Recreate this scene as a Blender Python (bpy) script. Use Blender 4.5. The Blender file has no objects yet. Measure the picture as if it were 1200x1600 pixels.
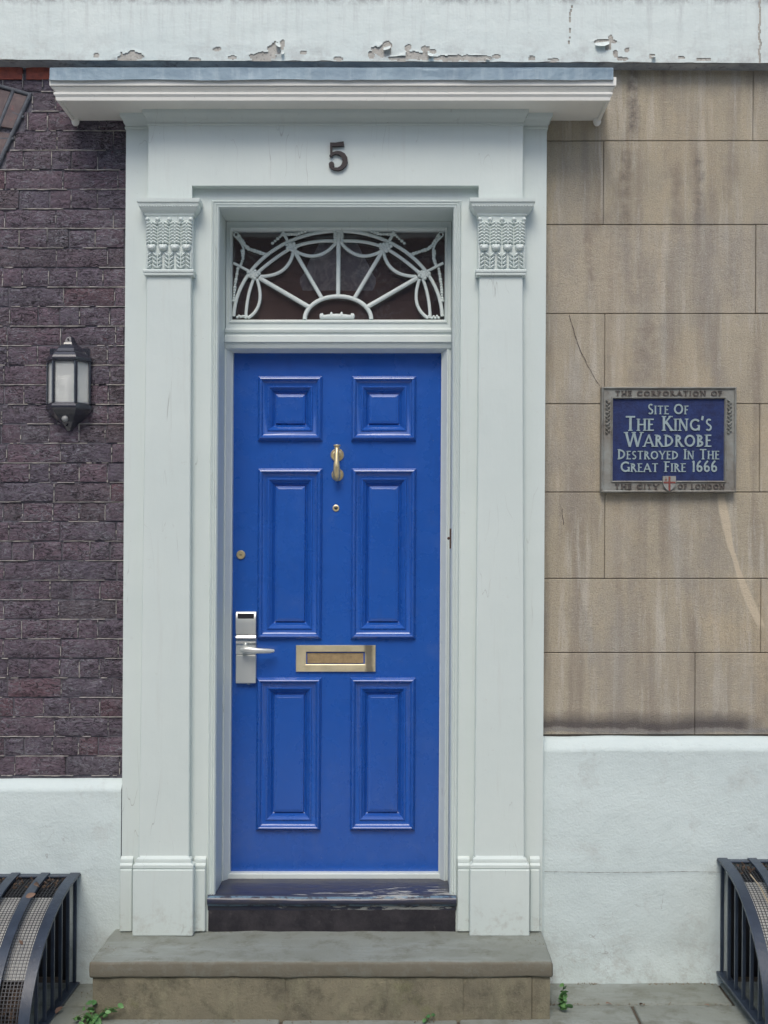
import bpy, bmesh, math, random
from mathutils import Vector, noise

random.seed(11)
SC = bpy.context.scene
COL = SC.collection
R = math.radians

# ------------------------------------------------------------------ camera, sky, sun, exposure
# Photograph scale: 400 photo pixels per metre on the wall plane y = 0, seen from 4.4 m.
D, F, VX, VY, CX, CZ = 4.4, 1760.0, 625.0, 870.0, 0.0625, 1.65
LEAN = 0.006                                   # the old front is slightly out of plumb
cam_d = bpy.data.cameras.new('camera')
cam = bpy.data.objects.new('camera', cam_d)
COL.objects.link(cam)
cam.location = (CX, -D, CZ)
cam.rotation_euler = (R(90), 0, 0)
cam_d.sensor_fit = 'VERTICAL'
cam_d.sensor_height = 36.0
cam_d.lens = 39.6
cam_d.shift_x = -25.0 / 1600.0
cam_d.shift_y = 70.0 / 1600.0
cam_d.clip_end = 1000.0
SC.camera = cam

SUN_EL, SUN_AZ = 52.0, 8.0                    # azimuth: degrees from straight in front of the wall
world = bpy.data.worlds.new('World')
SC.world = world
world.use_nodes = True
wn = world.node_tree.nodes
bg = wn['Background']
sky = wn.new('ShaderNodeTexSky')
sky.sky_type = 'NISHITA'
sky.sun_disc = False
sky.sun_elevation = R(SUN_EL)
sky.sun_rotation = R(180 + SUN_AZ)
sky.air_density = 1.0
sky.dust_density = 2.2
sky.ozone_density = 1.0
world.node_tree.links.new(sky.outputs[0], bg.inputs[0])
bg.inputs[1].default_value = 0.13
sd = bpy.data.lights.new('sun', 'SUN')
sd.energy = 1.5
sd.angle = R(28)
sd.color = (1.0, 0.94, 0.84)
sun = bpy.data.objects.new('sun', sd)
COL.objects.link(sun)
_dir = Vector((math.sin(R(SUN_AZ)) * math.cos(R(SUN_EL)), math.cos(R(SUN_AZ)) * math.cos(R(SUN_EL)), -math.sin(R(SUN_EL))))
sun.rotation_euler = _dir.to_track_quat('-Z', 'Y').to_euler()
sun.location = (0, -6, 9)
SC.view_settings.view_transform = 'Standard'
SC.view_settings.look = 'None'
SC.view_settings.exposure = 0.27
SC.view_settings.gamma = 1.0
SC.render.engine = 'CYCLES'
SC.cycles.use_denoising = True
SC.cycles.max_bounces = 6
SC.cycles.use_adaptive_sampling = True
SC.cycles.adaptive_threshold = 0.03
SC.cycles.transparent_max_bounces = 12


# ------------------------------------------------------------------ measuring helpers
def Z(py, y=0.0):
    return CZ - (py - VY) * (D + y) / F


def X(px, y=0.0, py=870.0):
    return CX + (px - VX) * (D + y) / F - LEAN * (Z(py, y) - CZ)


# ------------------------------------------------------------------ material helpers
M = {}


class NT:
    def __init__(s, name):
        m = bpy.data.materials.new(name)
        m.use_nodes = True
        s.m, s.t = m, m.node_tree
        s.b = s.t.nodes['Principled BSDF']
        s.out = s.t.nodes['Material Output']
        s.geo = s.t.nodes.new('ShaderNodeNewGeometry')
        s.pos = s.geo.outputs['Position']
        M[name] = m

    def sock(s, inp, v):
        if isinstance(v, bpy.types.NodeSocket):
            s.t.links.new(v, inp)
        elif isinstance(v, (tuple, list)) and len(v) == 3 and inp.type == 'RGBA':
            inp.default_value = (*v, 1)
        else:
            inp.default_value = v

    def n(s, typ, ins=None, **props):
        nd = s.t.nodes.new('ShaderNode' + typ)
        for k, v in props.items():
            setattr(nd, k, v)
        for k, v in (ins or {}).items():
            s.sock(nd.inputs[k], v)
        return nd

    def mapped(s, scale, vec=None):
        return s.n('Mapping', {'Vector': vec or s.pos, 'Scale': scale}).outputs[0]

    def noise(s, scale=5, detail=4, rough=.55, vec=None, dist=0.0):
        return s.n('TexNoise', {'Vector': vec or s.pos, 'Scale': scale, 'Detail': detail, 'Roughness': rough, 'Distortion': dist}).outputs['Fac']

    def ramp(s, fac, a, b, lo=0.0, hi=1.0):
        return s.n('MapRange', {'Value': fac, 'From Min': a, 'From Max': b, 'To Min': lo, 'To Max': hi}, clamp=True).outputs[0]

    def math(s, op, a, b=0.0, c=None):
        ins = {0: a, 1: b}
        if c is not None:
            ins[2] = c
        return s.n('Math', ins, operation=op).outputs[0]

    def mix(s, fac, a, b, blend='MIX'):
        nd = s.n('Mix', data_type='RGBA', blend_type=blend)
        s.sock(nd.inputs[0], fac)
        s.sock(nd.inputs[6], a)
        s.sock(nd.inputs[7], b)
        return nd.outputs[2]

    def bump(s, h, strength=.3, dist=.004, normal=None):
        ins = {'Height': h, 'Strength': strength, 'Distance': dist}
        if normal is not None:
            ins['Normal'] = normal
        return s.n('Bump', ins).outputs[0]

    def set(s, **kw):
        for k, v in kw.items():
            s.sock(s.b.inputs[k.replace('_', ' ')], v)
        return s

    def sep(s):
        o = s.n('SeparateXYZ', {0: s.pos}).outputs
        return o[0], o[1], o[2]


def paint_mat(name, c1, c2, rough=.42, dirt=(.42, .4, .36), damt=.35, dthr=(.64, .8), brush=(70, 70, 9), bstr=.10):
    t = NT(name)
    a = t.noise(2.6, 5, .6)
    col = t.mix(t.ramp(a, .3, .7), c1, c2)
    g = t.ramp(t.noise(26, 8, .7), dthr[0], dthr[1], 0, damt)
    col = t.mix(g, col, dirt)
    sp = t.ramp(t.noise(170, 2, .5), .74, .78, 0, damt)
    col = t.mix(sp, col, (.2, .18, .16))
    st = t.ramp(t.noise(3, 6, .65, t.mapped((9, 9, .7))), .58, .78, 0, damt * .5)
    col = t.mix(st, col, dirt)
    hl = t.ramp(t.math('ABSOLUTE', t.math('SUBTRACT', t.noise(2.2, 3, .5, t.mapped((4, 4, .45)), .4), .5)), .0022, .0005, 0, 1)
    hl = t.math('MULTIPLY', hl, t.ramp(t.noise(3.7, 4, .6), .52, .62, 0, damt * 1.3))
    col = t.mix(hl, col, (.24, .23, .22))
    chip = t.ramp(t.noise(38, 7, .75), .735, .75, 0, .9)
    col = t.mix(chip, col, (.30, .26, .21))
    px_, py2, pz_ = t.sep()
    spl = t.math('MULTIPLY', t.ramp(t.noise(17, 8, .75), .50, .64, 0, .6), t.ramp(t.math('ADD', pz_, t.math('MULTIPLY', t.noise(9, 4), .3)), .52, .36))
    col = t.mix(spl, col, (.40, .39, .35))
    b1 = t.bump(t.noise(1, 4, .6, t.mapped(brush)), bstr, .004)
    b1 = t.bump(t.math('ADD', chip, hl), .5, -.002, b1)
    b2 = t.bump(t.noise(11, 3, .5), bstr * 1.6, .010, b1)
    b3 = t.bump(t.noise(150, 3, .6), bstr * .7, .0015, b2)
    t.set(Base_Color=col, Roughness=t.ramp(t.noise(9, 4), .3, .7, rough - .06, rough + .1), Normal=b3)
    return t


WH1, WH2 = (.655, .725, .70), (.605, .68, .66)
paint_mat('white_gloss', WH1, WH2)
paint_mat('white_frame', (.70, .755, .73), (.63, .70, .69), rough=.38, damt=.25)
paint_mat('cream_cornice', (.86, .855, .80), (.80, .80, .75), rough=.45, damt=.3, brush=(9, 70, 70))

t = NT('white_stucco')                     # painted render of the plinths
a = t.noise(2.2, 6, .6)
col = t.mix(t.ramp(a, .3, .7), (.645, .735, .73), (.585, .675, .675))
col = t.mix(t.ramp(t.noise(7, 9, .72), .56, .74, 0, .5), col, (.44, .46, .44))
col = t.mix(t.ramp(t.noise(60, 4, .6), .7, .78, 0, .5), col, (.3, .27, .24))
n1 = t.bump(t.noise(120, 5, .6), .35, .004)
n2 = t.bump(t.noise(30, 4, .55), .22, .009, n1)
sx_, sy_, sz_ = t.sep()
spl = t.math('MULTIPLY', t.ramp(t.noise(13, 9, .78), .48, .63, 0, .55), t.ramp(t.math('ADD', sz_, t.math('MULTIPLY', t.noise(6, 4), .35)), .42, .20))
col = t.mix(spl, col, (.35, .35, .325))
hl = t.ramp(t.math('ABSOLUTE', t.math('SUBTRACT', t.noise(3.1, 4, .6), .5)), .0025, .0006, 0, 1)
hl = t.math('MULTIPLY', hl, t.ramp(t.noise(2.1, 3, .6), .55, .62, 0, .5))
col = t.mix(hl, col, (.25, .24, .23))
n3 = t.bump(t.noise(4, 3, .5), .3, .03, n2)
t.set(Base_Color=col, Roughness=.75, Normal=n3)

t = NT('band_paint')
col = t.mix(t.ramp(t.noise(3, 6, .6), .3, .7), (.71, .78, .75), (.65, .73, .71))
drip = t.noise(2.4, 7, .68, t.mapped((14, 14, 1.1)))
px, py_, pz = t.sep()
col = t.mix(t.math('MULTIPLY', t.ramp(drip, .5, .74, 0, .75), t.ramp(pz, Z(80), Z(-5), .25, 1)), col, (.40, .42, .42))
lowd = t.math('MULTIPLY', t.ramp(t.noise(11, 8, .75), .48, .66), t.ramp(pz, Z(50, -.06), Z(96, -.06), 0, .8))
col = t.mix(lowd, col, (.46, .475, .46))
edge = t.math('MULTIPLY', t.ramp(t.noise(16, 8, .75), .42, .6), t.ramp(pz, Z(10, -.06), Z(-4, -.06), 0, .9))
col = t.mix(edge, col, (.18, .18, .19))
nb = t.bump(t.noise(1, 4, .6, t.mapped((20, 20, 90))), .12, .004)
nb = t.bump(t.noise(26, 6, .65), .3, .007, nb)
nb = t.bump(t.noise(6, 4, .6), .3, .012, nb)
t.set(Base_Color=col, Roughness=.62, Normal=nb)

t = NT('band_substrate')
col = t.mix(t.ramp(t.noise(14, 7, .7), .35, .65), (.42, .40, .36), (.58, .56, .51))
col = t.mix(t.ramp(t.noise(70, 3), .55, .7, 0, .6), col, (.11, .105, .105))
t.set(Base_Color=col, Roughness=.95, Normal=t.bump(t.noise(60, 6, .7), .6, .006))

t = NT('band_underside')
col = t.mix(t.ramp(t.noise(9, 8, .7), .4, .62), (.24, .27, .30), (.40, .42, .43))
col = t.mix(t.ramp(t.noise(22, 6, .7), .55, .7, 0, .8), col, (.10, .085, .085))
t.set(Base_Color=col, Roughness=.8, Normal=t.bump(t.noise(40, 6, .7), .6, .008))

t = NT('brick_soot')                       # blackened purple-red stocks
oi = t.n('ObjectInfo').outputs['Random']
r2 = t.math('FRACT', t.math('MULTIPLY', oi, 17.31))
c0 = t.mix(oi, (.285, .19, .24), (.215, .18, .235))
c0 = t.mix(t.ramp(r2, .86, 1, 0, .6), c0, (.24, .105, .115))
c0 = t.mix(t.ramp(t.math('FRACT', t.math('MULTIPLY', oi, 5.7)), .8, 1, 0, .7), c0, (.17, .16, .17))
soot = t.ramp(t.noise(5, 7, .7), .38, .66)
c0 = t.mix(t.math('MULTIPLY', soot, .65), c0, (.15, .13, .17))
c0 = t.mix(t.ramp(t.noise(24, 8, .75), .56, .72, 0, .8), c0, (.22, .20, .215))
c0 = t.mix(t.ramp(t.noise(13, 6, .7, None, .6), .64, .74, 0, .8), c0, (.26, .08, .08))
pale = t.noise(55, 5, .7)
c0 = t.mix(t.ramp(pale, .68, .76, 0, .8), c0, (.36, .33, .30))
wis = t.math('ABSOLUTE', t.math('SUBTRACT', t.noise(1.0, 3, .5, t.mapped((15, 15, 44)), 1.6), .5))
wis2 = t.math('ABSOLUTE', t.math('SUBTRACT', t.noise(1.0, 3, .5, t.mapped((17, 18, 48)), 2.0), .47))
h1 = t.noise(1.0, 7, .72, t.mapped((19, 19, 46)), 1.8)
c0 = t.mix(t.ramp(h1, .53, .66, 0, .85), c0, (.31, .30, .33))  # gloss on crests and shade in hollows, painted by bump height
c0 = t.mix(t.ramp(h1, .46, .34, 0, .8), c0, (.030, .022, .030))
gate = t.ramp(t.noise(7, 5, .7), .42, .6)
c0 = t.mix(t.math('MULTIPLY', t.ramp(wis, .034, .008, 0, .9), gate), c0, (.40, .40, .45))
c0 = t.mix(t.math('MULTIPLY', t.ramp(wis2, .040, .010, 0, .9), t.ramp(t.noise(6.3, 5, .7), .40, .55)), c0, (.020, .014, .022))
c0 = t.mix(t.ramp(t.noise(4.3, 7, .72), .57, .68, 0, .55), c0, (.235, .24, .28))
hh = t.math('ADD', h1, t.math('MULTIPLY', t.ramp(wis2, .06, .0), -.35))
hh = t.math('ADD', hh, t.math('MULTIPLY', t.ramp(wis, .06, .0), .2))
nb = t.bump(hh, 1.0, .027)
nb = t.bump(t.noise(110, 5, .7), .8, .010, nb)
t.set(Base_Color=c0, Roughness=.72, Normal=nb)

t = NT('brick_red')
c0 = t.mix(t.ramp(t.noise(9, 6, .7), .35, .62), (.50, .13, .08), (.20, .07, .065))
t.set(Base_Color=c0, Roughness=.85, Normal=t.bump(t.noise(40, 7, .7), .7, .01))

t = NT('brick_rubbed')
c0 = t.mix(t.ramp(t.noise(12, 7, .7), .35, .65), (.20, .155, .15), (.115, .09, .095))
c0 = t.mix(t.ramp(t.noise(30, 5, .7), .6, .7, 0, .7), c0, (.3, .11, .1))
t.set(Base_Color=c0, Roughness=.85, Normal=t.bump(t.noise(45, 7, .7), .6, .008))

t = NT('mortar_dark')
c0 = t.mix(t.ramp(t.noise(18, 7, .7), .35, .65), (.105, .098, .125), (.19, .185, .21))
c0 = t.mix(t.ramp(t.noise(40, 6, .7), .62, .72, 0, .8), c0, (.27, .25, .23))
t.set(Base_Color=c0, Roughness=.9, Normal=t.bump(t.noise(70, 6, .7), .8, .01))
t = NT('mortar_blue')
c0 = t.mix(t.ramp(t.noise(20, 7, .7), .35, .65), (.075, .083, .10), (.15, .165, .19))
t.set(Base_Color=c0, Roughness=.8, Normal=t.bump(t.noise(60, 6, .7), .5, .006))
t = NT('pointing_pale')
c0 = t.mix(t.ramp(t.noise(30, 6, .7), .35, .62), (.56, .52, .47), (.27, .26, .27))
t.set(Base_Color=c0, Roughness=.9, Normal=t.bump(t.noise(90, 5, .7), .6, .004))

# ---- ashlar render: tan, streaked, with its own stains and the pale scar under the plaque
t = NT('ashlar')
oi = t.n('ObjectInfo').outputs['Random']
px, py_, pz = t.sep()
base = t.mix(t.ramp(t.noise(2.3, 6, .6), .3, .7), (.50, .435, .315), (.39, .345, .265))
base = t.mix(t.math('MULTIPLY', oi, .35), base, (.52, .46, .37))
st = t.noise(1.6, 6, .62, t.mapped((7, 7, .55)))
base = t.mix(t.ramp(st, .47, .64, 0, .62), base, (.235, .20, .165))
st2 = t.noise(2.0, 6, .62, t.mapped((9, 9, .8)))
base = t.mix(t.ramp(st2, .52, .66, 0, .7), base, (.60, .57, .50))
base = t.mix(t.ramp(t.noise(5, 7, .7), .55, .72, 0, .55), base, (.31, .28, .235))
base = t.mix(t.ramp(t.noise(1.4, 6, .66, t.mapped((1.6, 1, .9))), .50, .62, 0, .5), base, (.56, .46, .31))
base = t.mix(t.ramp(t.noise(1.9, 6, .66, t.mapped((1.9, 1, .7))), .49, .62, 0, .65), base, (.345, .32, .28))
base = t.mix(t.ramp(t.noise(210, 3, .7), .52, .68, 0, .6), base, (.25, .205, .18))
base = t.mix(t.ramp(t.noise(75, 5, .75), .56, .72, 0, .5), base, (.27, .225, .20))
base = t.mix(t.ramp(t.noise(48, 5, .75, t.mapped((1.2, 1, .9))), .56, .70, 0, .45), base, (.56, .52, .45))
base = t.mix(t.ramp(t.noise(190, 3, .7, t.mapped((1.1, 1, 1))), .58, .70, 0, .6), base, (.62, .56, .47))
wob = t.math('MULTIPLY', t.math('SUBTRACT', t.noise(6, 6, .7), .5), .09)
wx = t.math('ADD', px, wob)
for (sx, y0, y1, w, amt, c) in ((988, 100, 218, 9, .85, (.085, .07, .072)), (975, 225, 352, 12, .6, (.12, .10, .095)),
                                (1091, 235, 352, 7, .7, (.13, .115, .11)), (1056, 245, 355, 7, .4, (.14, .12, .11)),
                                (935, 335, 352, 14, .5, (.12, .095, .09)), (922, 350, 460, 7, .5, (.16, .125, .11)),
                                (1010, 500, 604, 26, .45, (.165, .13, .115)), (1146, 250, 480, 10, .3, (.15, .13, .12)),
                                (1000, 400, 480, 40, .25, (.19, .15, .13)), (1060, 800, 880, 10, .35, (.5, .47, .41)),
                                (968, 780, 900, 16, .4, (.46, .42, .36)), (1165, 1020, 1145, 22, .4, (.45, .42, .37)),
                                (960, 1030, 1110, 9, .4, (.42, .39, .34)), (958, 380, 600, 15, .45, (.44, .37, .28))):
    m = t.ramp(t.math('ABSOLUTE', t.math('SUBTRACT', wx, X(sx) + .0)), w / 400 * 1.6, w / 400 * .3)
    m = t.math('MULTIPLY', m, t.ramp(pz, Z(y1) - .03, Z(y1) + .03))
    m = t.math('MULTIPLY', m, t.ramp(pz, Z(y0) + .03, Z(y0) - .03))
    m = t.math('MULTIPLY', m, t.ramp(t.noise(17, 6, .7), .36, .62, 0, amt))
    base = t.mix(m, base, c)
# damp tide mark above the plinth
tz = t.math('ADD', pz, t.math('MULTIPLY', t.math('SUBTRACT', t.noise(5, 5, .6), .5), .075))
m = t.math('MULTIPLY', t.ramp(tz, Z(1143), Z(1137)), t.ramp(tz, Z(1108), Z(1130)))
m = t.math('MULTIPLY', m, t.ramp(px, X(1195), X(1160), 0, .85))
base = t.mix(m, base, (.075, .065, .07))
m = t.math('MULTIPLY', t.ramp(tz, Z(1149), Z(1144)), t.ramp(tz, Z(1136), Z(1142)))
base = t.mix(t.math('MULTIPLY', m, .7), base, (.20, .20, .205))
# pale scar running down from the plaque
frac = t.ramp(pz, Z(978), Z(778))
cx = t.math('ADD', t.math('MULTIPLY', frac, X(1127) - X(1189)), X(1189))
cx = t.math('ADD', cx, t.math('MULTIPLY', t.math('SINE', t.math('MULTIPLY', frac, 3.14)), -.022))
dx = t.math('ABSOLUTE', t.math('SUBTRACT', t.math('ADD', px, t.math('MULTIPLY', wob, .25)), cx))
wid = t.math('ADD', t.math('MULTIPLY', t.math('SINE', t.math('MULTIPLY', frac, 9.0)), .005), .015)
m = t.math('MULTIPLY', t.ramp(t.math('DIVIDE', dx, wid), 1.15, .7, 0, .85), t.ramp(pz, Z(985), Z(975)))
m = t.math('MULTIPLY', m, t.ramp(pz, Z(770), Z(782)))
base = t.mix(m, base, (.64, .55, .41))
nb = t.bump(t.noise(190, 4, .7), .8, .006)
nb = t.bump(t.noise(60, 6, .72), .45, .007, nb)
nb = t.bump(t.noise(7, 4, .6), .3, .02, nb)
t.set(Base_Color=base, Roughness=.9, Normal=nb)
NT('joint_dark').set(Base_Color=(.17, .14, .12), Roughness=.95)
NT('crack_dark').set(Base_Color=(.07, .055, .055), Roughness=.95)

t = NT('lead')
c0 = t.mix(t.ramp(t.noise(5, 6, .6), .3, .7), (.13, .20, .265), (.20, .285, .345))
c0 = t.mix(t.ramp(t.noise(2, 6, .65, t.mapped((10, 10, 1))), .5, .72, 0, .7), c0, (.32, .40, .45))
t.set(Base_Color=c0, Roughness=.5, Metallic=.15, Normal=t.bump(t.noise(9, 4, .6), .35, .02))

t = NT('blue_door')
c0 = t.mix(t.ramp(t.noise(2.5, 5, .6), .3, .7), (.013, .088, .40), (.016, .100, .43))
c0 = t.mix(t.ramp(t.noise(190, 2, .5), .775, .79, 0, .75), c0, (.5, .52, .5))
c0 = t.mix(t.ramp(t.noise(8, 8, .7), .55, .75, 0, .22), c0, (.10, .17, .42))
c0 = t.mix(t.ramp(t.noise(34, 7, .75), .74, .755, 0, .6), c0, (.30, .34, .42))
c0 = t.mix(t.ramp(t.noise(4, 7, .7, t.mapped((6, 6, .8))), .58, .75, 0, .3), c0, (.012, .05, .24))
nb = t.bump(t.noise(1, 4, .55, t.mapped((110, 110, 10))), .10, .003)
nb = t.bump(t.noise(7, 3, .5), .25, .014, nb)
nb = t.bump(t.noise(120, 3, .5), .06, .0015, nb)
t.set(Base_Color=c0, Roughness=t.ramp(t.noise(6, 5, .6), .3, .7, .22, .34), Normal=nb, IOR=1.5, Coat_Weight=.5, Coat_Roughness=.14)

t = NT('brass')
c0 = t.mix(t.ramp(t.noise(26, 6, .7), .35, .7), (.86, .72, .44), (.66, .53, .30))
c0 = t.mix(t.ramp(t.noise(60, 5, .7), .62, .74, 0, .7), c0, (.16, .13, .09))
t.set(Base_Color=c0, Metallic=.75, Roughness=t.ramp(t.noise(30, 5), .3, .7, .30, .48), Normal=t.bump(t.noise(160, 4, .6), .12, .001))
t = NT('brass_plate')
px, py_, pz = t.sep()
c0 = t.mix(t.ramp(t.noise(14, 6, .7), .35, .7), (.92, .80, .54), (.78, .66, .41))
dk = t.math('MULTIPLY', t.ramp(t.math('ABSOLUTE', t.math('SUBTRACT', t.math('ADD', px, t.math('MULTIPLY', t.math('SUBTRACT', t.noise(18, 4), .5), .03)), X(577, .16))), .02, .008), .75)
c0 = t.mix(dk, c0, (.13, .115, .10))
t.set(Base_Color=c0, Metallic=.7, Roughness=t.ramp(t.noise(20, 5), .3, .7, .32, .46), Normal=t.bump(t.noise(40, 4, .6), .08, .003))
t = NT('brass_flap')
c0 = t.mix(t.ramp(t.noise(40, 7, .75), .35, .65), (.60, .44, .24), (.42, .30, .17))
t.set(Base_Color=c0, Metallic=.75, Roughness=.5, Normal=t.bump(t.noise(120, 5, .7), .4, .002))
t = NT('satin_steel')
t.set(Base_Color=t.mix(t.noise(20, 5), (.74, .76, .73), (.64, .66, .64)), Metallic=.65, Roughness=.42, Normal=t.bump(t.noise(1, 3, .6, t.mapped((600, 600, 30))), .05, .001))
NT('polished_steel').set(Base_Color=(.70, .72, .73), Metallic=1.0, Roughness=.16)
NT('slot_black').set(Base_Color=(.02, .018, .024), Roughness=.5)
NT('number_bronze').set(Base_Color=(.035, .027, .028), Roughness=.5, Metallic=.2)
t = NT('lantern_black')
t.set(Base_Color=(.024, .027, .040), IOR=1.7, Roughness=.24, Normal=t.bump(t.noise(60, 4), .05, .003), Coat_Weight=.6, Coat_IOR=1.5, Coat_Roughness=.15)
t = NT('frosted_glass')
t.set(Base_Color=(.97, 1.0, .98), Roughness=.3, Transmission_Weight=.6, IOR=1.3, Normal=t.bump(t.noise(1, 3, .5, t.mapped((220, 220, 8))), .15, .002))
NT('bulb_white').set(Base_Color=(.88, .88, .84), Roughness=.25)
NT('sensor_white').set(Base_Color=(.30, .31, .31), Roughness=.4)

t = NT('glass')                            # old pane: mirror-like film over clear glass
t.t.nodes.remove(t.b)
fr = t.n('Fresnel', {'IOR': 1.9}).outputs[0]
wob = t.bump(t.noise(7, 3, .5), .12, .02)
gl = t.n('BsdfGlossy', {'Color': (.95, .97, 1), 'Roughness': .03, 'Normal': wob}).outputs[0]
tr = t.n('BsdfTransparent', {'Color': (.94, .945, .94)}).outputs[0]
ms = t.n('MixShader', {0: fr, 1: tr, 2: gl}).outputs[0]
brown_reflection = t.n('BsdfDiffuse', {'Color': (.52, .36, .345)}).outputs[0]  # flat brown in the pane's colour stands in for reflected brickwork
ms2 = t.n('MixShader', {0: t.ramp(t.noise(6, 7, .65), .35, .75, .05, .13), 1: ms, 2: brown_reflection}).outputs[0]
t.t.links.new(ms2, t.out.inputs[0])

t = NT('hall_plaster')
t.set(Base_Color=t.mix(t.ramp(t.noise(3, 6, .6), .35, .65), (.66, .46, .40), (.52, .37, .325)), Roughness=.85)
NT('hall_dark').set(Base_Color=(.10, .075, .075), Roughness=.8)
t = NT('reflection_blue')
c0 = t.mix(t.ramp(t.noise(16, 9, .75, None, 1.5), .45, .62), (.42, .47, .55), (.95, .97, .97))  # bluish reflection painted as patchy colour
t.set(Base_Color=c0, Roughness=.35)

t = NT('plaque_bronze')
c0 = t.mix(t.ramp(t.noise(10, 7, .7), .35, .65), (.20, .18, .155), (.30, .315, .295))
c0 = t.mix(t.ramp(t.noise(28, 6, .7), .56, .7, 0, .7), c0, (.13, .10, .085))
t.set(Base_Color=c0, Roughness=.6, Metallic=.25, Normal=t.bump(t.noise(60, 6, .7), .3, .004))
t = NT('plaque_blue')
c0 = t.mix(t.ramp(t.noise(30, 7, .75), .35, .65), (.0045, .012, .070), (.011, .030, .135))
t.set(Base_Color=c0, Roughness=.55, Normal=t.bump(t.noise(90, 5, .7), .6, .003))
t = NT('plaque_letter')
c0 = t.mix(t.ramp(t.noise(40, 6, .7), .35, .7), (.33, .42, .44), (.24, .31, .33))
t.set(Base_Color=c0, Roughness=.55)
t = NT('plaque_letter_bronze')
t.set(Base_Color=t.mix(t.noise(40, 6, .7), (.075, .062, .055), (.12, .105, .095)), Roughness=.7)
NT('shield_white').set(Base_Color=(.27, .275, .26), Roughness=.6)
NT('shield_red').set(Base_Color=(.20, .055, .045), Roughness=.5)

t = NT('york_stone')
px, py_, pz = t.sep()
c0 = t.mix(t.ramp(t.noise(3, 6, .65), .3, .7), (.265, .29, .265), (.20, .215, .185))
c0 = t.mix(t.ramp(t.noise(1.6, 7, .7, t.mapped((1, 4, 4))), .5, .68, 0, .6), c0, (.33, .365, .35))
c0 = t.mix(t.ramp(t.noise(9, 8, .75), .50, .66, 0, .65), c0, (.13, .13, .095))
c0 = t.mix(t.ramp(t.noise(46, 5, .7), .69, .72, 0, .8), c0, (.46, .47, .44))
c0 = t.mix(t.ramp(t.noise(110, 4, .6), .66, .74, 0, .6), c0, (.08, .075, .065))
nose_brown = t.math('MULTIPLY', t.ramp(t.math('ADD', py_, t.math('MULTIPLY', t.noise(20, 6, .7), .012)), -.380, -.386), t.ramp(py_, -.42, -.41))
nose_brown = t.math('MULTIPLY', t.math('MULTIPLY', nose_brown, t.ramp(pz, .10, .14)), t.ramp(t.noise(15, 7, .72), .30, .5, .5, .95))
c0 = t.mix(nose_brown, c0, (.155, .14, .105))  # brown dirt on the slab's front edge, with some shade painted in
nb = t.bump(t.noise(80, 6, .7), .4, .005)
nb = t.bump(t.noise(12, 5, .6), .35, .012, nb)
t.set(Base_Color=c0, Roughness=.8, Normal=nb)
t = NT('riser_stone')
c0 = t.mix(t.ramp(t.noise(4, 7, .65), .3, .7), (.25, .225, .155), (.165, .15, .11))
c0 = t.mix(t.ramp(t.noise(9, 8, .75), .47, .64, 0, .75), c0, (.085, .078, .055))
c0 = t.mix(t.ramp(t.noise(3.1, 6, .7, t.mapped((3, 3, 1))), .5, .66, 0, .5), c0, (.30, .285, .19))
c0 = t.mix(t.ramp(t.noise(7, 6, .7), .6, .75, 0, .5), c0, (.19, .20, .085))
c0 = t.mix(t.ramp(t.noise(150, 4, .6), .62, .72, 0, .6), c0, (.30, .265, .19))
nb = t.bump(t.noise(120, 6, .7), .7, .005)
nb = t.bump(t.noise(24, 5, .6), .4, .01, nb)
t.set(Base_Color=c0, Roughness=.9, Normal=nb)
t = NT('courtyard_paving')
vb = t.n('TexBrick', {'Vector': t.pos, 'Color1': (.58, .56, .52), 'Color2': (.52, .50, .46), 'Mortar': (.2, .19, .17), 'Scale': 1.0, 'Mortar Size': .008, 'Brick Width': .75, 'Row Height': .5})
t.set(Base_Color=vb.outputs[0], Roughness=.85)
t = NT('pale_paving')
t.set(Base_Color=t.mix(t.ramp(t.noise(4, 6, .65), .3, .7), (.56, .54, .50), (.46, .45, .42)), Roughness=.85, Normal=t.bump(t.noise(60, 5, .7), .3, .005))
t = NT('grit')
t.set(Base_Color=t.mix(t.noise(120, 3, .7), (.28, .235, .17), (.14, .12, .085)), Roughness=.95)
t = NT('dirt')
t.set(Base_Color=t.mix(t.noise(40, 6, .7), (.13, .105, .075), (.06, .05, .04)), Roughness=.95, Normal=t.bump(t.noise(90, 6, .7), .8, .01))
t = NT('asphalt')
t.set(Base_Color=t.mix(t.noise(60, 6, .7), (.05, .05, .05), (.08, .078, .075)), Roughness=.9, Normal=t.bump(t.noise(200, 4), .5, .004))

t = NT('tread_paint')                      # worn navy-black paint, bare boards along the nose
px, py_, pz = t.sep()
c0 = t.mix(t.ramp(t.noise(2, 7, .7, t.mapped((3, 14, 14))), .38, .62), (.026, .032, .07), (.052, .05, .06))
wear = t.noise(1.0, 8, .68, t.mapped((9, 46, 40)))
reg = t.math('MULTIPLY', t.ramp(px, X(395), X(560), 0, 1), t.math('MULTIPLY', t.ramp(py_, .06, -.03, .0, .9), t.ramp(py_, -.082, -.074)))
wm = t.ramp(t.math('ADD', wear, t.math('MULTIPLY', reg, .17)), .655, .68)
c0 = t.mix(wm, c0, t.mix(t.noise(50, 5), (.42, .43, .41), (.28, .28, .27)))
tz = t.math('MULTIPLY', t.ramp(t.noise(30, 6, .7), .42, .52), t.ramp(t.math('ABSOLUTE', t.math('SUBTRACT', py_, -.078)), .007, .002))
c0 = t.mix(t.math('MULTIPLY', tz, .7), c0, (.16, .28, .38))  # bluish highlight along the nosing, painted into the colour
t.set(Base_Color=c0, Roughness=t.math('ADD', .32, t.math('MULTIPLY', wm, .5)), Normal=t.bump(t.math('ADD', t.noise(1, 5, .6, t.mapped((10, 90, 90))), t.math('MULTIPLY', wm, -.6)), .35, .003))
t = NT('riser_black')
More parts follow.
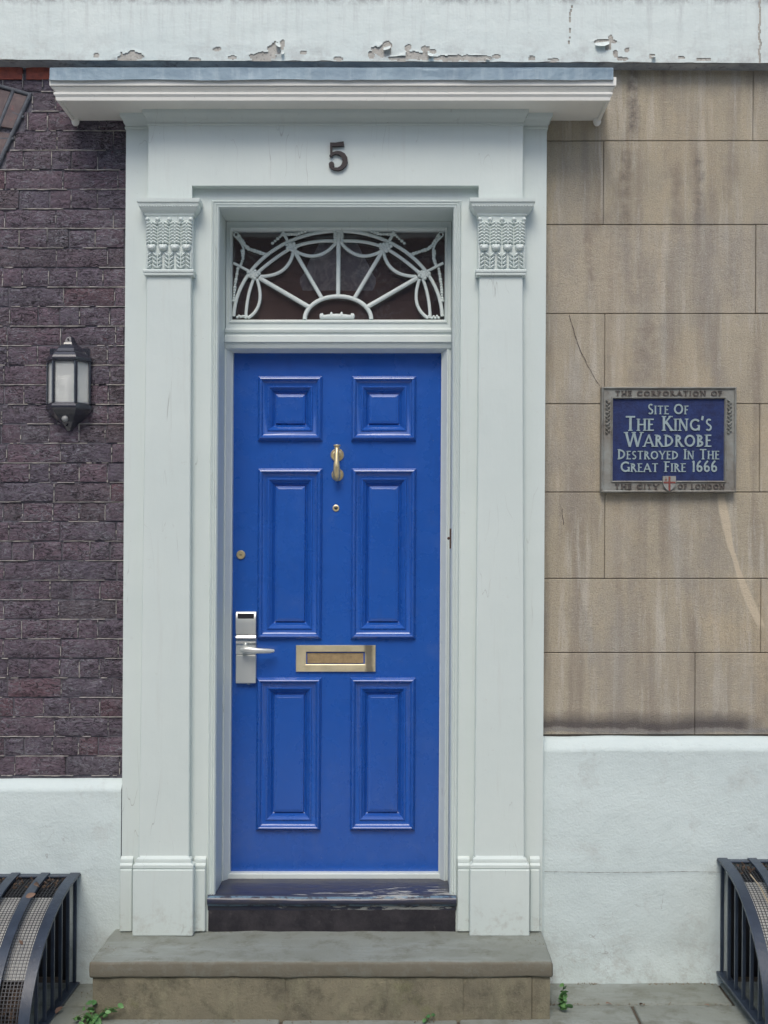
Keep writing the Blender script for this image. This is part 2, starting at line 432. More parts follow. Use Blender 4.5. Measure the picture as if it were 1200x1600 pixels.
c0 = t.mix(t.ramp(t.noise(12, 8, .75), .42, .62), (.020, .018, .024), (.045, .040, .047))
c0 = t.mix(t.ramp(t.noise(34, 6, .7), .62, .72, 0, .6), c0, (.12, .11, .105))
t.set(Base_Color=c0, Roughness=.42, Normal=t.bump(t.noise(22, 6, .7), .5, .006))

t = NT('iron')
c0 = t.mix(t.ramp(t.noise(12, 6, .65), .3, .7), (.022, .032, .052), (.046, .064, .095))
c0 = t.mix(t.ramp(t.noise(50, 5, .7), .66, .74, 0, .7), c0, (.20, .24, .28))
t.set(Base_Color=c0, Roughness=.36, Normal=t.bump(t.noise(45, 6, .7), .35, .004))
NT('wire').set(Base_Color=(.05, .052, .06), Roughness=.5, Metallic=.3)
t = NT('pale_sheet')
c0 = t.mix(t.ramp(t.noise(8, 6, .7), .35, .65), (.66, .67, .63), (.46, .46, .44))
t.set(Base_Color=c0, Roughness=.7)
t = NT('leaf_litter')
c0 = t.mix(t.ramp(t.noise(60, 6, .7), .35, .65), (.16, .105, .07), (.05, .035, .03))
c0 = t.mix(t.ramp(t.noise(90, 4, .7), .62, .72, 0, .8), c0, (.34, .25, .17))
t.set(Base_Color=c0, Roughness=.9, Normal=t.bump(t.noise(80, 6, .7), 1, .015))
t = NT('dry_leaf')
t.set(Base_Color=t.mix(t.noise(30, 5), (.26, .17, .12), (.17, .10, .075)), Roughness=.8)
t = NT('dead_stalk')
t.set(Base_Color=(.36, .30, .21), Roughness=.85)
t = NT('weed_leaf')
oi = t.n('ObjectInfo').outputs['Random']
t.set(Base_Color=t.mix(oi, (.06, .17, .055), (.14, .30, .10)), Roughness=.5, Subsurface_Weight=.0)
NT('weed_stem').set(Base_Color=(.10, .14, .05), Roughness=.6)
NT('rust').set(Base_Color=(.10, .055, .04), Roughness=.8)
t = NT('brick_house')
bt = t.n('TexBrick', {'Vector': t.n('CombineXYZ', {0: t.sep()[0], 1: t.sep()[2], 2: 0.0}).outputs[0], 'Color1': (.26, .17, .125), 'Color2': (.20, .125, .095), 'Mortar': (.24, .22, .2), 'Scale': 1.0, 'Mortar Size': .008, 'Brick Width': .22, 'Row Height': .075})
t.set(Base_Color=bt.outputs[0], Roughness=.9)
NT('window_dark').set(Base_Color=(.03, .035, .045), Roughness=.05)
NT('black_window').set(Base_Color=(.018, .018, .022), Roughness=.3)


# ------------------------------------------------------------------ mesh helpers
def wloc(o):
    v = Vector((0, 0, 0))
    while o is not None:
        v += o.location
        o = o.parent
    return v


def thing(name, label, cat, loc, group=None):
    o = bpy.data.objects.new(name, None)
    o.empty_display_size = .05
    COL.objects.link(o)
    o.location = loc
    tag(o, label, cat, group)
    return o


def tag(o, label=None, cat=None, group=None, kind=None):
    if label:
        o['label'] = label
    if cat:
        o['category'] = cat
    if group:
        o['group'] = group
    if kind:
        o['kind'] = kind
    return o


def mk(name, V, Fc, mat, parent=None, smooth=None, fix=True):
    b = wloc(parent)
    me = bpy.data.meshes.new(name)
    me.from_pydata([(x + LEAN * (z - CZ) - b.x, y - b.y, z - b.z) for x, y, z in V], [], Fc)
    me.materials.append(M[mat])
    if fix:
        bm = bmesh.new()
        bm.from_mesh(me)
        bmesh.ops.recalc_face_normals(bm, faces=bm.faces)
        bm.to_mesh(me)
        bm.free()
    if smooth:
        me.shade_smooth()
        me.set_sharp_from_angle(angle=R(smooth))
    me.update()
    o = bpy.data.objects.new(name, me)
    COL.objects.link(o)
    o.parent = parent
    return o


class G:
    def __init__(s):
        s.v, s.f = [], []

    def add(s, V, Fc):
        k = len(s.v)
        s.v += V
        s.f += [tuple(i + k for i in f) for f in Fc]
        return s

    def box(s, x0, x1, y0, y1, z0, z1, b=0.0):
        lo, hi = (min(x0, x1), min(y0, y1), min(z0, z1)), (max(x0, x1), max(y0, y1), max(z0, z1))
        if b <= 0:
            V = [((lo, hi)[i & 1][0], (lo, hi)[i >> 1 & 1][1], (lo, hi)[i >> 2 & 1][2]) for i in range(8)]
            return s.add(V, [(0, 2, 3, 1), (4, 5, 7, 6), (0, 1, 5, 4), (2, 6, 7, 3), (0, 4, 6, 2), (1, 3, 7, 5)])
        b = min([b] + [(hi[i] - lo[i]) * .45 for i in range(3)])
        V, ix = [], {}
        for c in range(8):
            for ax in range(3):
                p = []
                for i in range(3):
                    sg = c >> i & 1
                    p.append((hi if sg else lo)[i] + (0 if i == ax else (-b if sg else b)))
                ix[c, ax] = len(V)
                V.append(tuple(p))
        Fc = []
        for ax in range(3):
            o1, o2 = (ax + 1) % 3, (ax + 2) % 3
            for sg in (0, 1):
                cs = [sg << ax | q[0] << o1 | q[1] << o2 for q in ((0, 0), (1, 0), (1, 1), (0, 1))]
                Fc.append(tuple(ix[c, ax] for c in cs))
            for q in ((0, 0), (1, 0), (1, 1), (0, 1)):
                a = q[0] << o1 | q[1] << o2
                c = a | 1 << ax
                Fc.append((ix[a, o1], ix[c, o1], ix[c, o2], ix[a, o2]))
        for c in range(8):
            Fc.append((ix[c, 0], ix[c, 1], ix[c, 2]))
        return s.add(V, Fc)

    def rings(s, x0, x1, z0, z1, prof, cap=True):
        """rectangular mitred ring: prof = [(inset, y)], filled at the last one"""
        n = len(prof)
        V = []
        for o, y in prof:
            V += [(x0 + o, y, z0 + o), (x1 - o, y, z0 + o), (x1 - o, y, z1 - o), (x0 + o, y, z1 - o)]
        Fc = []
        for i in range(n - 1):
            for k in range(4):
                a, c = i * 4 + k, i * 4 + (k + 1) % 4
                Fc.append((a, c, c + 4, a + 4))
        if cap:
            b = (n - 1) * 4
            Fc.append((b, b + 1, b + 2, b + 3))
        return s.add(V, Fc)

    def sweep(s, path, prof, plane='xz', caps=True, closed=False):
        """open 2-D path with mitres; prof = [(offset to the left of travel, third coordinate)]"""
        n = len(path)
        offs = []
        for i in range(n):
            def nrm(a, b):
                dx, dy = b[0] - a[0], b[1] - a[1]
                l = math.hypot(dx, dy)
                return (-dy / l, dx / l)
            n1 = nrm(path[i - 1], path[i]) if i > 0 else None
            n2 = nrm(path[i], path[i + 1]) if i < n - 1 else None
            n1, n2 = n1 or n2, n2 or n1
            mx, my = n1[0] + n2[0], n1[1] + n2[1]
            k = 2.0 / (mx * mx + my * my)
            offs.append((mx * k, my * k))
        V = []
        for (a, b), (ox, oy) in zip(path, offs):
            for o, w in prof:
                p, q = a + ox * o, b + oy * o
                V.append((p, w, q) if plane == 'xz' else (p, q, w))
        m = len(prof)
        Fc = []
        for i in range(n - 1):
            for k in range(m - 1):
                a = i * m + k
                Fc.append((a, a + 1, a + m + 1, a + m))
        if caps:
            Fc += [tuple(range(m)), tuple((n - 1) * m + k for k in range(m))]
        return s.add(V, Fc)

    def tube(s, pts, r, n=8, ry=None, cap=True):
        """round bar through 3-D points; r number or list"""
        P = [Vector(p) for p in pts]
        V, Fc = [], []
        up = Vector((0, 1, 0))
        for i, p in enumerate(P):
            d = (P[min(i + 1, len(P) - 1)] - P[max(i - 1, 0)]).normalized()
            u = up if abs(d.dot(up)) < .95 else Vector((1, 0, 0))
            a = d.cross(u).normalized()
            b = d.cross(a).normalized()
            rr = r[i] if isinstance(r, (list, tuple)) else r
            rb = rr if ry is None else ry
            for k in range(n):
                t_ = 2 * math.pi * k / n
                V.append(tuple(p + a * rr * math.cos(t_) + b * rb * math.sin(t_)))
        for i in range(len(P) - 1):
            for k in range(n):
                Fc.append((i * n + k, i * n + (k + 1) % n, (i + 1) * n + (k + 1) % n, (i + 1) * n + k))
        if cap:
            Fc += [tuple(range(n)), tuple((len(P) - 1) * n + k for k in range(n))]
        return s.add(V, Fc)

    def lathe(s, c, prof, axis='y', n=24):
        """prof = [(radius, offset along axis)]"""
        V, Fc = [], []
        for r_, o in prof:
            for k in range(n):
                t_ = 2 * math.pi * k / n
                a, b = r_ * math.cos(t_), r_ * math.sin(t_)
                V.append((c[0] + a, c[1] + o, c[2] + b) if axis == 'y' else (c[0] + a, c[1] + b, c[2] + o))
        for i in range(len(prof) - 1):
            for k in range(n):
                Fc.append((i * n + k, i * n + (k + 1) % n, (i + 1) * n + (k + 1) % n, (i + 1) * n + k))
        Fc += [tuple(range(n)), tuple((len(prof) - 1) * n + k for k in range(n))]
        return s.add(V, Fc)

    def blob(s, c, rx, ry, rz, n=8, m=5, rot=0.0):
        V, Fc = [], []
        cr, sr = math.cos(rot), math.sin(rot)
        for i in range(m + 1):
            ph = math.pi * i / m
            for k in range(n):
                th = 2 * math.pi * k / n
                x, y, z = rx * math.sin(ph) * math.cos(th), ry * math.sin(ph) * math.sin(th), rz * math.cos(ph)
                V.append((c[0] + x * cr - z * sr, c[1] + y, c[2] + x * sr + z * cr))
        for i in range(m):
            for k in range(n):
                Fc.append((i * n + k, i * n + (k + 1) % n, (i + 1) * n + (k + 1) % n, (i + 1) * n + k))
        return s.add(V, Fc)

    def prism(s, poly, y0, y1):
        """polygon in (x, z), extruded along y"""
        n = len(poly)
        V = [(x, y0, z) for x, z in poly] + [(x, y1, z) for x, z in poly]
        return s.add(V, [tuple(range(n)), tuple(range(2 * n - 1, n - 1, -1))] + [(i, (i + 1) % n, n + (i + 1) % n, n + i) for i in range(n)])

    def holed(s, x0, x1, z0, z1, holes, yf, yb):
        """wall sheet with rectangular openings, front yf, back yb"""
        xs = sorted({x0, x1, *[h[0] for h in holes], *[h[1] for h in holes]})
        zs = sorted({z0, z1, *[h[2] for h in holes], *[h[3] for h in holes]})
        xs = [x for x in xs if x0 <= x <= x1]
        zs = [z for z in zs if z0 <= z <= z1]

        def solid(i, j):
            if not (0 <= i < len(xs) - 1 and 0 <= j < len(zs) - 1):
                return False
            cx, cz = (xs[i] + xs[i + 1]) / 2, (zs[j] + zs[j + 1]) / 2
            return not any(h[0] < cx < h[1] and h[2] < cz < h[3] for h in holes)
        for i in range(len(xs) - 1):
            for j in range(len(zs) - 1):
                if not solid(i, j):
                    continue
                a, b, c, d = xs[i], xs[i + 1], zs[j], zs[j + 1]
                s.add([(a, yf, c), (b, yf, c), (b, yf, d), (a, yf, d)], [(0, 1, 2, 3)])
                s.add([(a, yb, c), (b, yb, c), (b, yb, d), (a, yb, d)], [(3, 2, 1, 0)])
                for (di, dj, p, q) in ((-1, 0, (a, c), (a, d)), (1, 0, (b, d), (b, c)), (0, -1, (b, c), (a, c)), (0, 1, (a, d), (b, d))):
                    if not solid(i + di, j + dj):
                        s.add([(p[0], yf, p[1]), (q[0], yf, q[1]), (q[0], yb, q[1]), (p[0], yb, p[1])], [(0, 1, 2, 3)])
        return s

    def out(s, name, mat, parent=None, smooth=None, weld=False):
        o = mk(name, s.v, s.f, mat, parent, smooth, fix=not weld)
        if weld:
            bm = bmesh.new()
            bm.from_mesh(o.data)
            bmesh.ops.remove_doubles(bm, verts=bm.verts, dist=1e-5)
            bmesh.ops.recalc_face_normals(bm, faces=bm.faces)
            bm.to_mesh(o.data)
            bm.free()
        return o


def nz(x, y=0.0, z=0.0):
    return noise.noise(Vector((x, y, z)))


def rough_block(x0, x1, y0, y1, z0, z1, bev=.012, cell=.06, amp=.003, seed=0.0):
    """worn stone block: rounded arrises, uneven faces"""
    bm = bmesh.new()
    bmesh.ops.create_cube(bm, size=1.0)
    for v in bm.verts:
        v.co = Vector(((x0 + x1) / 2 + v.co.x * (x1 - x0), (y0 + y1) / 2 + v.co.y * (y1 - y0), (z0 + z1) / 2 + v.co.z * (z1 - z0)))
    for ax in range(3):
        es = [e for e in bm.edges if abs((e.verts[0].co - e.verts[1].co)[ax]) > 1e-6 and e.calc_length() > cell]
        if es:
            L = max(e.calc_length() for e in es)
            bmesh.ops.subdivide_edges(bm, edges=es, cuts=max(1, int(L / cell)), use_grid_fill=True)
    sh = [e for e in bm.edges if len(e.link_faces) == 2 and e.calc_face_angle(0) > .8]
    bmesh.ops.bevel(bm, geom=sh, offset=bev, segments=3, profile=.5, affect='EDGES')
    for v in bm.verts:
        p = v.co * 9 + Vector((seed, seed * 2.3, 0))
        v.co += Vector((noise.noise(p), noise.noise(p + Vector((7, 0, 0))), noise.noise(p + Vector((0, 9, 0))))) * amp
        p = v.co * 40
        v.co += Vector((noise.noise(p), noise.noise(p + Vector((7, 0, 0))), noise.noise(p + Vector((0, 9, 0))))) * amp * .5
    V = [tuple(v.co) for v in bm.verts]
    bm.verts.index_update()
    Fc = [tuple(v.index for v in f.verts) for f in bm.faces]
    bm.free()
    g = G()
    g.v, g.f = V, Fc
    return g


# ================================================================== GROUND
g = G().box(-200, 200, -200, 200, -.40, -.17)
tag(g.out('ground', 'asphalt'), kind='structure')
g = G().box(-40, 40, -6.4, -1.9, -.17, -.12)
tag(g.out('road', 'courtyard_paving'), kind='structure')  # paving out of view, made pale to bounce light under the hood
pave = G().box(-40, 40, -1.75, .25, -.16, -.009).out('pavement', 'dirt')
tag(pave, kind='structure')
g = G()
for k in range(40):
    g.box(-20 + k, -19.012 + k, -1.9, -1.752, -.16, .0, .012)
tag(g.out('kerb', 'york_stone'), kind='structure')
rows = [(-.245, -.02, [.625, 1.305, 1.95, 2.6]), (-.80, -.255, [-2.6, -1.9, -1.05, -.35, .28, .925, 1.62, 2.4]), (-1.30, -.81, [-2.6, -1.5, -.7, .2, .8, 1.6, 2.4]),
        (-1.745, -1.31, [-2.6, -1.9, -1.1, -.3, .5, 1.3, 2.4]), (-.245, -.02, [-2.6, -1.9, -1.20, -1.04])]
k = 0
for (y0, y1, xs) in rows:
    for a, b in zip(xs, xs[1:]):
        k += 1
        dz = random.uniform(-.004, .004)
        rough_block(a + .005, b - .005, y0, y1, -.045, dz, .008, .09, .003, k * 3.1).out('paving_slab', 'york_stone' if y0 > -.81 else 'pale_paving', pave, 40)  # outer rows, out of view, are made paler to bounce light upward

# ================================================================== LEFT BRICK WALL
YB = 0.0
bw = thing('brick_wall', 'soot-darkened purple brick wall with pale pointing left of the white door surround', 'wall', (X(20), .0, Z(1215)))
PXL, PXC = -430, -150                       # wall end, and where single bricks give way to one mass
G().box(X(PXL), X(200), YB + .0085, YB + .22, Z(1235), Z(60)).out('mortar', 'mortar_dark', bw)


def brick_geo(x0, x1, z0, z1, y=YB, seed=0.0, nx=None, nzc=4, amp=.0026, dep=.03):
    nx = nx or max(4, int((x1 - x0) / .02))
    V, Fc = [], []
    for j in range(nzc + 1):
        for i in range(nx + 1):
            u, w = i / nx, j / nzc
            x, z = x0 + (x1 - x0) * u, z0 + (z1 - z0) * w
            e = min(u * (x1 - x0), (1 - u) * (x1 - x0), w * (z1 - z0), (1 - w) * (z1 - z0))
            rim = max(0.0, 1 - e / .010)
            yy = y + rim * .004 + amp * nz(x * 26 + seed, seed, z * 34) + amp * .7 * nz(x * 60, seed, z * 75)
            jx = .0018 * nz(z * 50, seed + 3, 1) * (1 if i in (0, nx) else .4)
            jz = .0015 * nz(x * 35, seed + 7, 2) * (1 if j in (0, nzc) else .4)
            V.append((x + jx, yy, z + jz))
    w_ = nx + 1
    for j in range(nzc):
        for i in range(nx):
            a = j * w_ + i
            Fc.append((a, a + 1, a + w_ + 1, a + w_))
    rim_ = [i for i in range(nx + 1)] + [j * w_ + nx for j in range(1, nzc + 1)] + [nzc * w_ + i for i in range(nx - 1, -1, -1)] + [j * w_ for j in range(nzc - 1, 0, -1)]
    k0 = len(V)
    for i in rim_:
        V.append((V[i][0], y + dep, V[i][2]))
    m = len(rim_)
    for i in range(m):
        Fc.append((rim_[i], k0 + i, k0 + (i + 1) % m, rim_[(i + 1) % m]))
    return V, Fc


CH = 30.55                                   # course height in photo pixels
JT = 2.7                                     # joint
point = G()
rest = G()


def arch_edge(py):                           # slanted end of the window's flat arch
    return 47 - (py - 148) * 47 / 102.0 if 136 < py < 262 else None


course = 0
pyb = 1212.0
while pyb > 70:
    pyt = pyb - CH
    mid = (pyt + pyb) / 2
    px = 203.0 - random.uniform(0, 10)
    closer = True
    while px > PXL:
        if course % 2 == 0:
            w = random.choice([84, 88, 86, 80, 90])
        else:
            w = random.choice([31, 34, 41, 44, 47])
        if closer:
            w = random.choice([19, 14, 26]) if course % 2 == 0 else random.choice([40, 46, 30])
            closer = False
        l, r_ = px - w, px
        px -= w
        ae = arch_edge(mid)
        if ae is not None and l < ae + 4:
            if r_ < ae + 12:
                break
            l = ae + 8
            px = -9999
        if mid < 112 and r_ < 92:
            break
        ptop = max(pyt, 124.5) if (mid < 132 and r_ < 92) else pyt
        V, Fc = brick_geo(X(l + JT / 2, YB, mid), X(r_ - JT / 2, YB, mid), Z(pyb - JT / 2), Z(ptop + JT / 2), YB + random.uniform(-.003, .003), seed=course * 3.7 + px * .13)
        if r_ > PXC:
            mk('brick', V, Fc, 'brick_soot', bw, 50)
        else:
            rest.add(V, Fc)
        # perpend ribbon
        if random.random() < .75 and l > PXC:
            a, b = sorted((random.uniform(0, .3), random.uniform(.6, 1)))
            za, zb = Z(pyb), Z(pyt)
            xx = X(l, YB, mid)
            nseg = 6
            for q in range(nseg):
                if random.random() < .8:
                    z0_, z1_ = za + (zb - za) * (a + (b - a) * q / nseg), za + (zb - za) * (a + (b - a) * (q + 1) / nseg)
                    ww = random.uniform(.0007, .0017)
                    point.box(xx - ww, xx + ww, YB + .001, YB + .012, z0_, z1_)
    # bed ribbon, broken
    pxx = 196.0
    while pxx > PXC:
        L = random.uniform(3, 14)
        if nz(pxx * .018, course * 1.9, 4.2) + random.uniform(-.25, .25) > -.08:
            ae = arch_edge(pyb)
            if ae is None or pxx - L > ae + 8:
                zc = Z(pyb) + .0018 * nz(pxx * .05, course)
                ww = random.uniform(.0007, .0017)
                point.box(X(pxx - L, YB, pyb), X(pxx, YB, pyb), YB - .000, YB + .012, zc - ww, zc + ww)
        pxx -= L
    pyb = pyt
    course += 1
if rest.v:
    tag(rest.out('brick_mass', 'brick_soot', bw, 50), kind='stuff')
tag(point.out('pointing', 'pointing_pale', bw), kind='stuff')

# bright bricks under the band, and the end of the flat window arch
for (a, b, mt) in ((41, 79, 'brick_red'), (-6, 35, 'brick_red'), (-60, -10, 'brick_soot'), (-130, -64, 'brick_soot'), (-200, -134, 'brick_soot')):
    V, Fc = brick_geo(X(a, YB, 112), X(b, YB, 112), Z(123.5), Z(100), YB - .004, a * .2)
    mk('brick', V, Fc, mt, bw, 50)
lines = [((47 - 26 * k) * 1.0, (47 - 26 * k) - 62 + 5 * k) for k in range(8)]   # px at py 150 and at py 285
top0, bot0 = 148.0, 285.0
for k in range(7):
    (xr0, xr1), (xl0, xl1) = lines[k], lines[k + 1]
    cuts = [0, .38, .68, 1.0] if k % 2 == 0 else [0, .55, 1.0]
    if k == 0:
        cuts = [0, .42, .78, 1.0]
    for c0_, c1_ in zip(cuts, cuts[1:]):
        def P(u, w, ins=0.0):
            a = xl0 + (xl1 - xl0) * w
            b = xr0 + (xr1 - xr0) * w
            tp = top0 - 14 * min(1.2, (k + 1 - u) * .5)
            return (X(a + (b - a) * u, YB, 200), Z(tp + (bot0 - tp) * w))
        i0 = .12
        poly = [P(i0, c1_ - .03), P(1 - i0, c1_ - .03), P(1 - i0, c0_ + .03), P(i0, c0_ + .03)]
        G().prism(poly, YB - .004, YB + .03).out('brick', 'brick_rubbed', bw)
arch = G()
for k in range(7):
    a, b = lines[k]
    tp = top0 - 14 * min(1.2, k * .5)
    pts = [(X(a + (b - a) * w, YB, 200), YB + .001, Z(tp + (bot0 - tp) * w)) for w in (0, .25, .5, .75, 1)]
    arch.tube(pts, .0085, 8)
pts = [(X(px_, YB, 148), YB + .001, Z(148 - (47 - px_) * .29 if px_ > 0 else 134.4)) for px_ in (49, 30, 10, 0, -60, -130)]
arch.tube(pts, .008, 8)
arch.tube([(X(p, YB, 200), YB + .001, Z(q)) for p, q in ((37, 183), (20, 176))], .006, 8)
arch.tube([(X(p, YB, 218), YB + .001, Z(q)) for p, q in ((22, 217), (-20, 216))], .006, 8)
arch.out('pointing', 'mortar_blue', bw, 60)

# ================================================================== RIGHT ASHLAR WALL
aw = thing('ashlar_wall', 'streaked tan ashlar wall with thin dark joints right of the door surround', 'wall', (X(1020), .0, Z(1150)))
G().box(X(835), X(1680), .012, .22, Z(1165), Z(70)).out('backing', 'joint_dark', aw)
cr = [(60, 220), (220, 351), (351, 490), (490, 631), (631, 769), (769, 904), (904, 1020), (1020, 1148)]
vj = [[1177, 1420], [943, 1290, 1560], [1181, 1430], [945, 1290, 1540], [945, 1187, 1450], [945, 1300, 1560], [1189, 1440], [1086, 1330, 1600]]
for (p0, p1), js in zip(cr, vj):
    ed = [835] + js + [1680]
    for a, b in zip(ed, ed[1:]):
        pm = (p0 + p1) / 2
        g = G()
        x0, x1, z0, z1 = X(a, 0, pm) + .0010, X(b, 0, pm) - .0010, Z(p1) + .0013, Z(p0) - .0013
        yo = random.uniform(-.0012, .0012)
        g.box(x0, x1, yo, .03, z0, z1, .0022)
        g.out('ashlar_block', 'ashlar', aw)
# hairline cracks, thin sunk ribbons
def crack(pts, parent, w=.0016, y=-.0026, mat='crack_dark', name='crack'):
    g = G()
    L = []
    for (a, b), (c, d) in zip(pts, pts[1:]):
        n_ = max(2, int(math.hypot(c - a, d - b) / 5))
        L += [(a + (c - a) * i / n_, b + (d - b) * i / n_) for i in range(n_)]
    L.append(pts[-1])
    P3 = []
    for i, (a, b) in enumerate(L):
        j = 1.4 * nz(a * .12, b * .12, 3)
        P3.append((X(a + j, 0, b), y, Z(b)))
    for p, q in zip(P3, P3[1:]):
        dx, dz = q[0] - p[0], q[2] - p[2]
        l = math.hypot(dx, dz)
        nx_, nz_ = -dz / l, dx / l
        ww = w * random.uniform(.5, 1.2)
        g.add([(p[0] - nx_ * ww, y, p[2] - nz_ * ww), (p[0] + nx_ * ww, y, p[2] + nz_ * ww), (q[0] + nx_ * ww, y, q[2] + nz_ * ww), (q[0] - nx_ * ww, y, q[2] - nz_ * ww)], [(0, 1, 2, 3)])
    return g.out(name, mat, parent)


crack([(889, 492), (897, 520), (905, 545), (920, 575), (937, 604)], aw, .0011)
crack([(878, 795), (880, 820)], aw, .0010)

# ================================================================== TOP BAND (painted string course, paint peeling)
YT = -.06
band = thing('string_course', 'white painted string course with peeling paint running above the door hood', 'ledge', (X(600), 0, Z(98, YT)))


def band_bot(px):
    return 93.5 + 5.0 * px / 1200.0


G().add([(X(a, YT), yy, Z(band_bot(a) if lo else -48, YT)) for a in (-430, 1680) for yy in (YT + .0022, .22) for lo in (1, 0)],
        [(0, 1, 5, 4), (1, 3, 7, 5), (2, 6, 7, 3), (0, 2, 3, 1), (4, 5, 7, 6)]).out('render_core', 'band_substrate', band)
holes = [(199, 88, 20, 7.5), (335, 77, 7, 3), (409, 88, 24, 7), (424, 77, 10, 12), (436, 72, 4, 9), (592, 79, 16, 9), (600, 72, 7, 7), (650, 88, 25, 7), (660, 76, 8, 5), (632, 74, 5, 5),
         (700, 91, 30, 4.5), (738, 91, 26, 4.5), (940, 65, 17, 3.2), (950, 62, 4, 6), (945, 74, 4, 6), (957, 84, 3, 7), (968, 92, 10, 2.5), (1015, 88, 5, 3), (826, 91, 5, 3), (470, 82, 5, 2.5), (146, 87, 4, 3), (525, 92, 7, 3), (1095, 93, 12, 2), (300, 93, 9, 2.5), (620, 91, 18, 3), (672, 80, 6, 4), (575, 86, 5, 5), (770, 88, 6, 3), (360, 90, 8, 2.5), (1060, 90, 6, 2), (860, 93, 9, 2), (975, 78, 3, 3)]
STEP = 1.5
cols_ = [(-430 + i * STEP) for i in range(int(2110 / STEP) + 1)]
nrow = 98
V, keep, idx = [], {}, []
for j in range(nrow + 1):
    for i, a in enumerate(cols_):
        bt = band_bot(a) - 2.0 * max(0, nz(a * .04, 5.5))
        b = bt + (-48 - bt) * j / nrow
        cut, lift = False, 0.0
        if 130 < a < 1120 and 45 < b:
            for (hx, hy, rx, ry) in holes:
                dx, dy = (a - hx) / rx, (b - hy) / ry
                if abs(dx) > 2.6 or abs(dy) > 3.4:
                    continue
                q = dx * dx + dy * dy + .75 * nz(a * .11, b * .16, 1.7) + .45 * nz(a * .3, b * .35, 8)
                if q < .8:
                    cut = True
                elif q < 2.6 and dy < .4:
                    lift = max(lift, (2.6 - q) / 1.8 * min(1.0, rx / 14) * (.5 + .5 * max(0, nz(a * .06, b * .05, 2))))
        for (ca, b0, b1, w_) in ((1182 + 3 * nz(b * .08, 9), -10, 98, .8), (888 - b * .06 + 4 * nz(b * .06, 4), -10, 70, .55)):
            if b0 < b < b1 and abs(a - ca) < w_:
                cut = True
        y = YT - .0002 + .0016 * nz(a * .02, b * .05, 6) * .6 - .006 * lift * lift
        keep[i, j] = cut
        V.append((X(a, YT), y, Z(b, YT)))
nc = len(cols_)
Fc = []
for j in range(nrow):
    for i in range(nc - 1):
        if keep[i, j] or keep[i + 1, j + 1] or keep[i + 1, j] or keep[i, j + 1]:
            continue
        a = j * nc + i
        Fc.append((a, a + 1, a + nc + 1, a + nc))
mk('paint_film', V, Fc, 'band_paint', band, 60, fix=False)
g = G()
prev = None
for i in range(0, 212):
    a = -430 + i * 10
    z_ = Z(band_bot(a), YT) - .0008 + .0015 * nz(a * .08, 2.0)
    cur = [(X(a, YT), YT + .001, z_ - .001), (X(a, YT), .03, z_ - .004)]
    if prev:
        g.add(prev + cur, [(0, 2, 3, 1)])
    prev = cur
g.out('drip_edge', 'band_underside', band)
# curled flakes of paint
for (a, b, w_, h_, rot) in ((936, 66, 22, 9, -.1), (430, 68, 9, 8, .5), (600, 73, 12, 8, -.3), (668, 84, 9, 7, .2), (437, 80, 5, 8, .2), (1016, 88, 6, 4, 0), (757, 92, 6, 4, .3)):
    g = G()
    VV, FF = [], []
    for j in range(5):
        for i in range(9):
            u, w = i / 8 - .5, j / 4
            x_ = X(a + (u * math.cos(rot) - w * .0) * w_, YT) + .002 * nz(i * .7, j, a)
            z_ = Z(b + w * h_ * (1 - 1.2 * u * u) + u * w_ * math.sin(rot), YT) + .002 * nz(i, j * .8, b)
            VV.append((x_, YT - .002 - .016 * w * w * (1 - u * u), z_))
    for j in range(4):
        for i in range(8):
            q = j * 9 + i
            FF.append((q, q + 1, q + 10, q + 9))
    g.add(VV, FF).out('paint_flake', 'band_paint', band, 60)

# upper wall of both houses above the band
up = G().box(X(-430), X(1680), .02, .25, Z(-49, YT), 6.5).out('upper_wall', 'brick_house')
tag(up, 'plain brick wall rising above the white string course', 'wall')

# ================================================================== PLINTHS
YPL = -.036


def plinth(name, label, pxa, pxb, ptop_back, ptop_front, hole, seed):
    root = thing(name, label, 'plinth', (X((pxa + pxb) / 2), YPL, -.02))
    x0, x1 = X(pxa, YPL, 1300), X(pxb, YPL, 1300)
    n_ = 120
    V, Fc = [], []
    prof = []
    zt = Z(ptop_front, YPL)
    zb = Z(ptop_back, .01)
    rows_ = [(.03, zb + .004), (.004, zb), (-.02, zb - (zb - zt) * .35), (YPL + .006, zt + .005), (YPL - .001, zt - .004), (YPL, zt - .014)]
    zz = zt - .014
    while zz > -.06:
        zz -= .025
        rows_.append((YPL, zz))
    hx0, hx1, hz = hole
    keep = []
    for j, (yy, z_) in enumerate(rows_):
        for i in range(n_ + 1):
            x = x0 + (x1 - x0) * i / n_
            d = .004 * nz(x * 3 + seed, z_ * 3, 1) + .002 * nz(x * 14, z_ * 14, seed)
            if j > 5 and z_ < .11:
                d -= .006 * max(0, .11 - z_) / .11 + .006 * max(0, nz(x * 11, z_ * 13, seed + 4))
            V.append((x, yy + (d if j > 2 else d * .4), z_ + (.004 * nz(x * 5, seed) if j <= 5 else 0)))
    for j in range(len(rows_) - 1):
        for i in range(n_):
            xm = x0 + (x1 - x0) * (i + .5) / n_
            zm = (rows_[j][1] + rows_[j + 1][1]) / 2
            if j > 5 and hx0 < xm < hx1 and zm < hz:
                continue
            a = j * (n_ + 1) + i
            Fc.append((a, a + 1, a + n_ + 2, a + n_ + 1))
    mk('render_face', V, Fc, 'white_stucco', root, 60, fix=False)
    return root


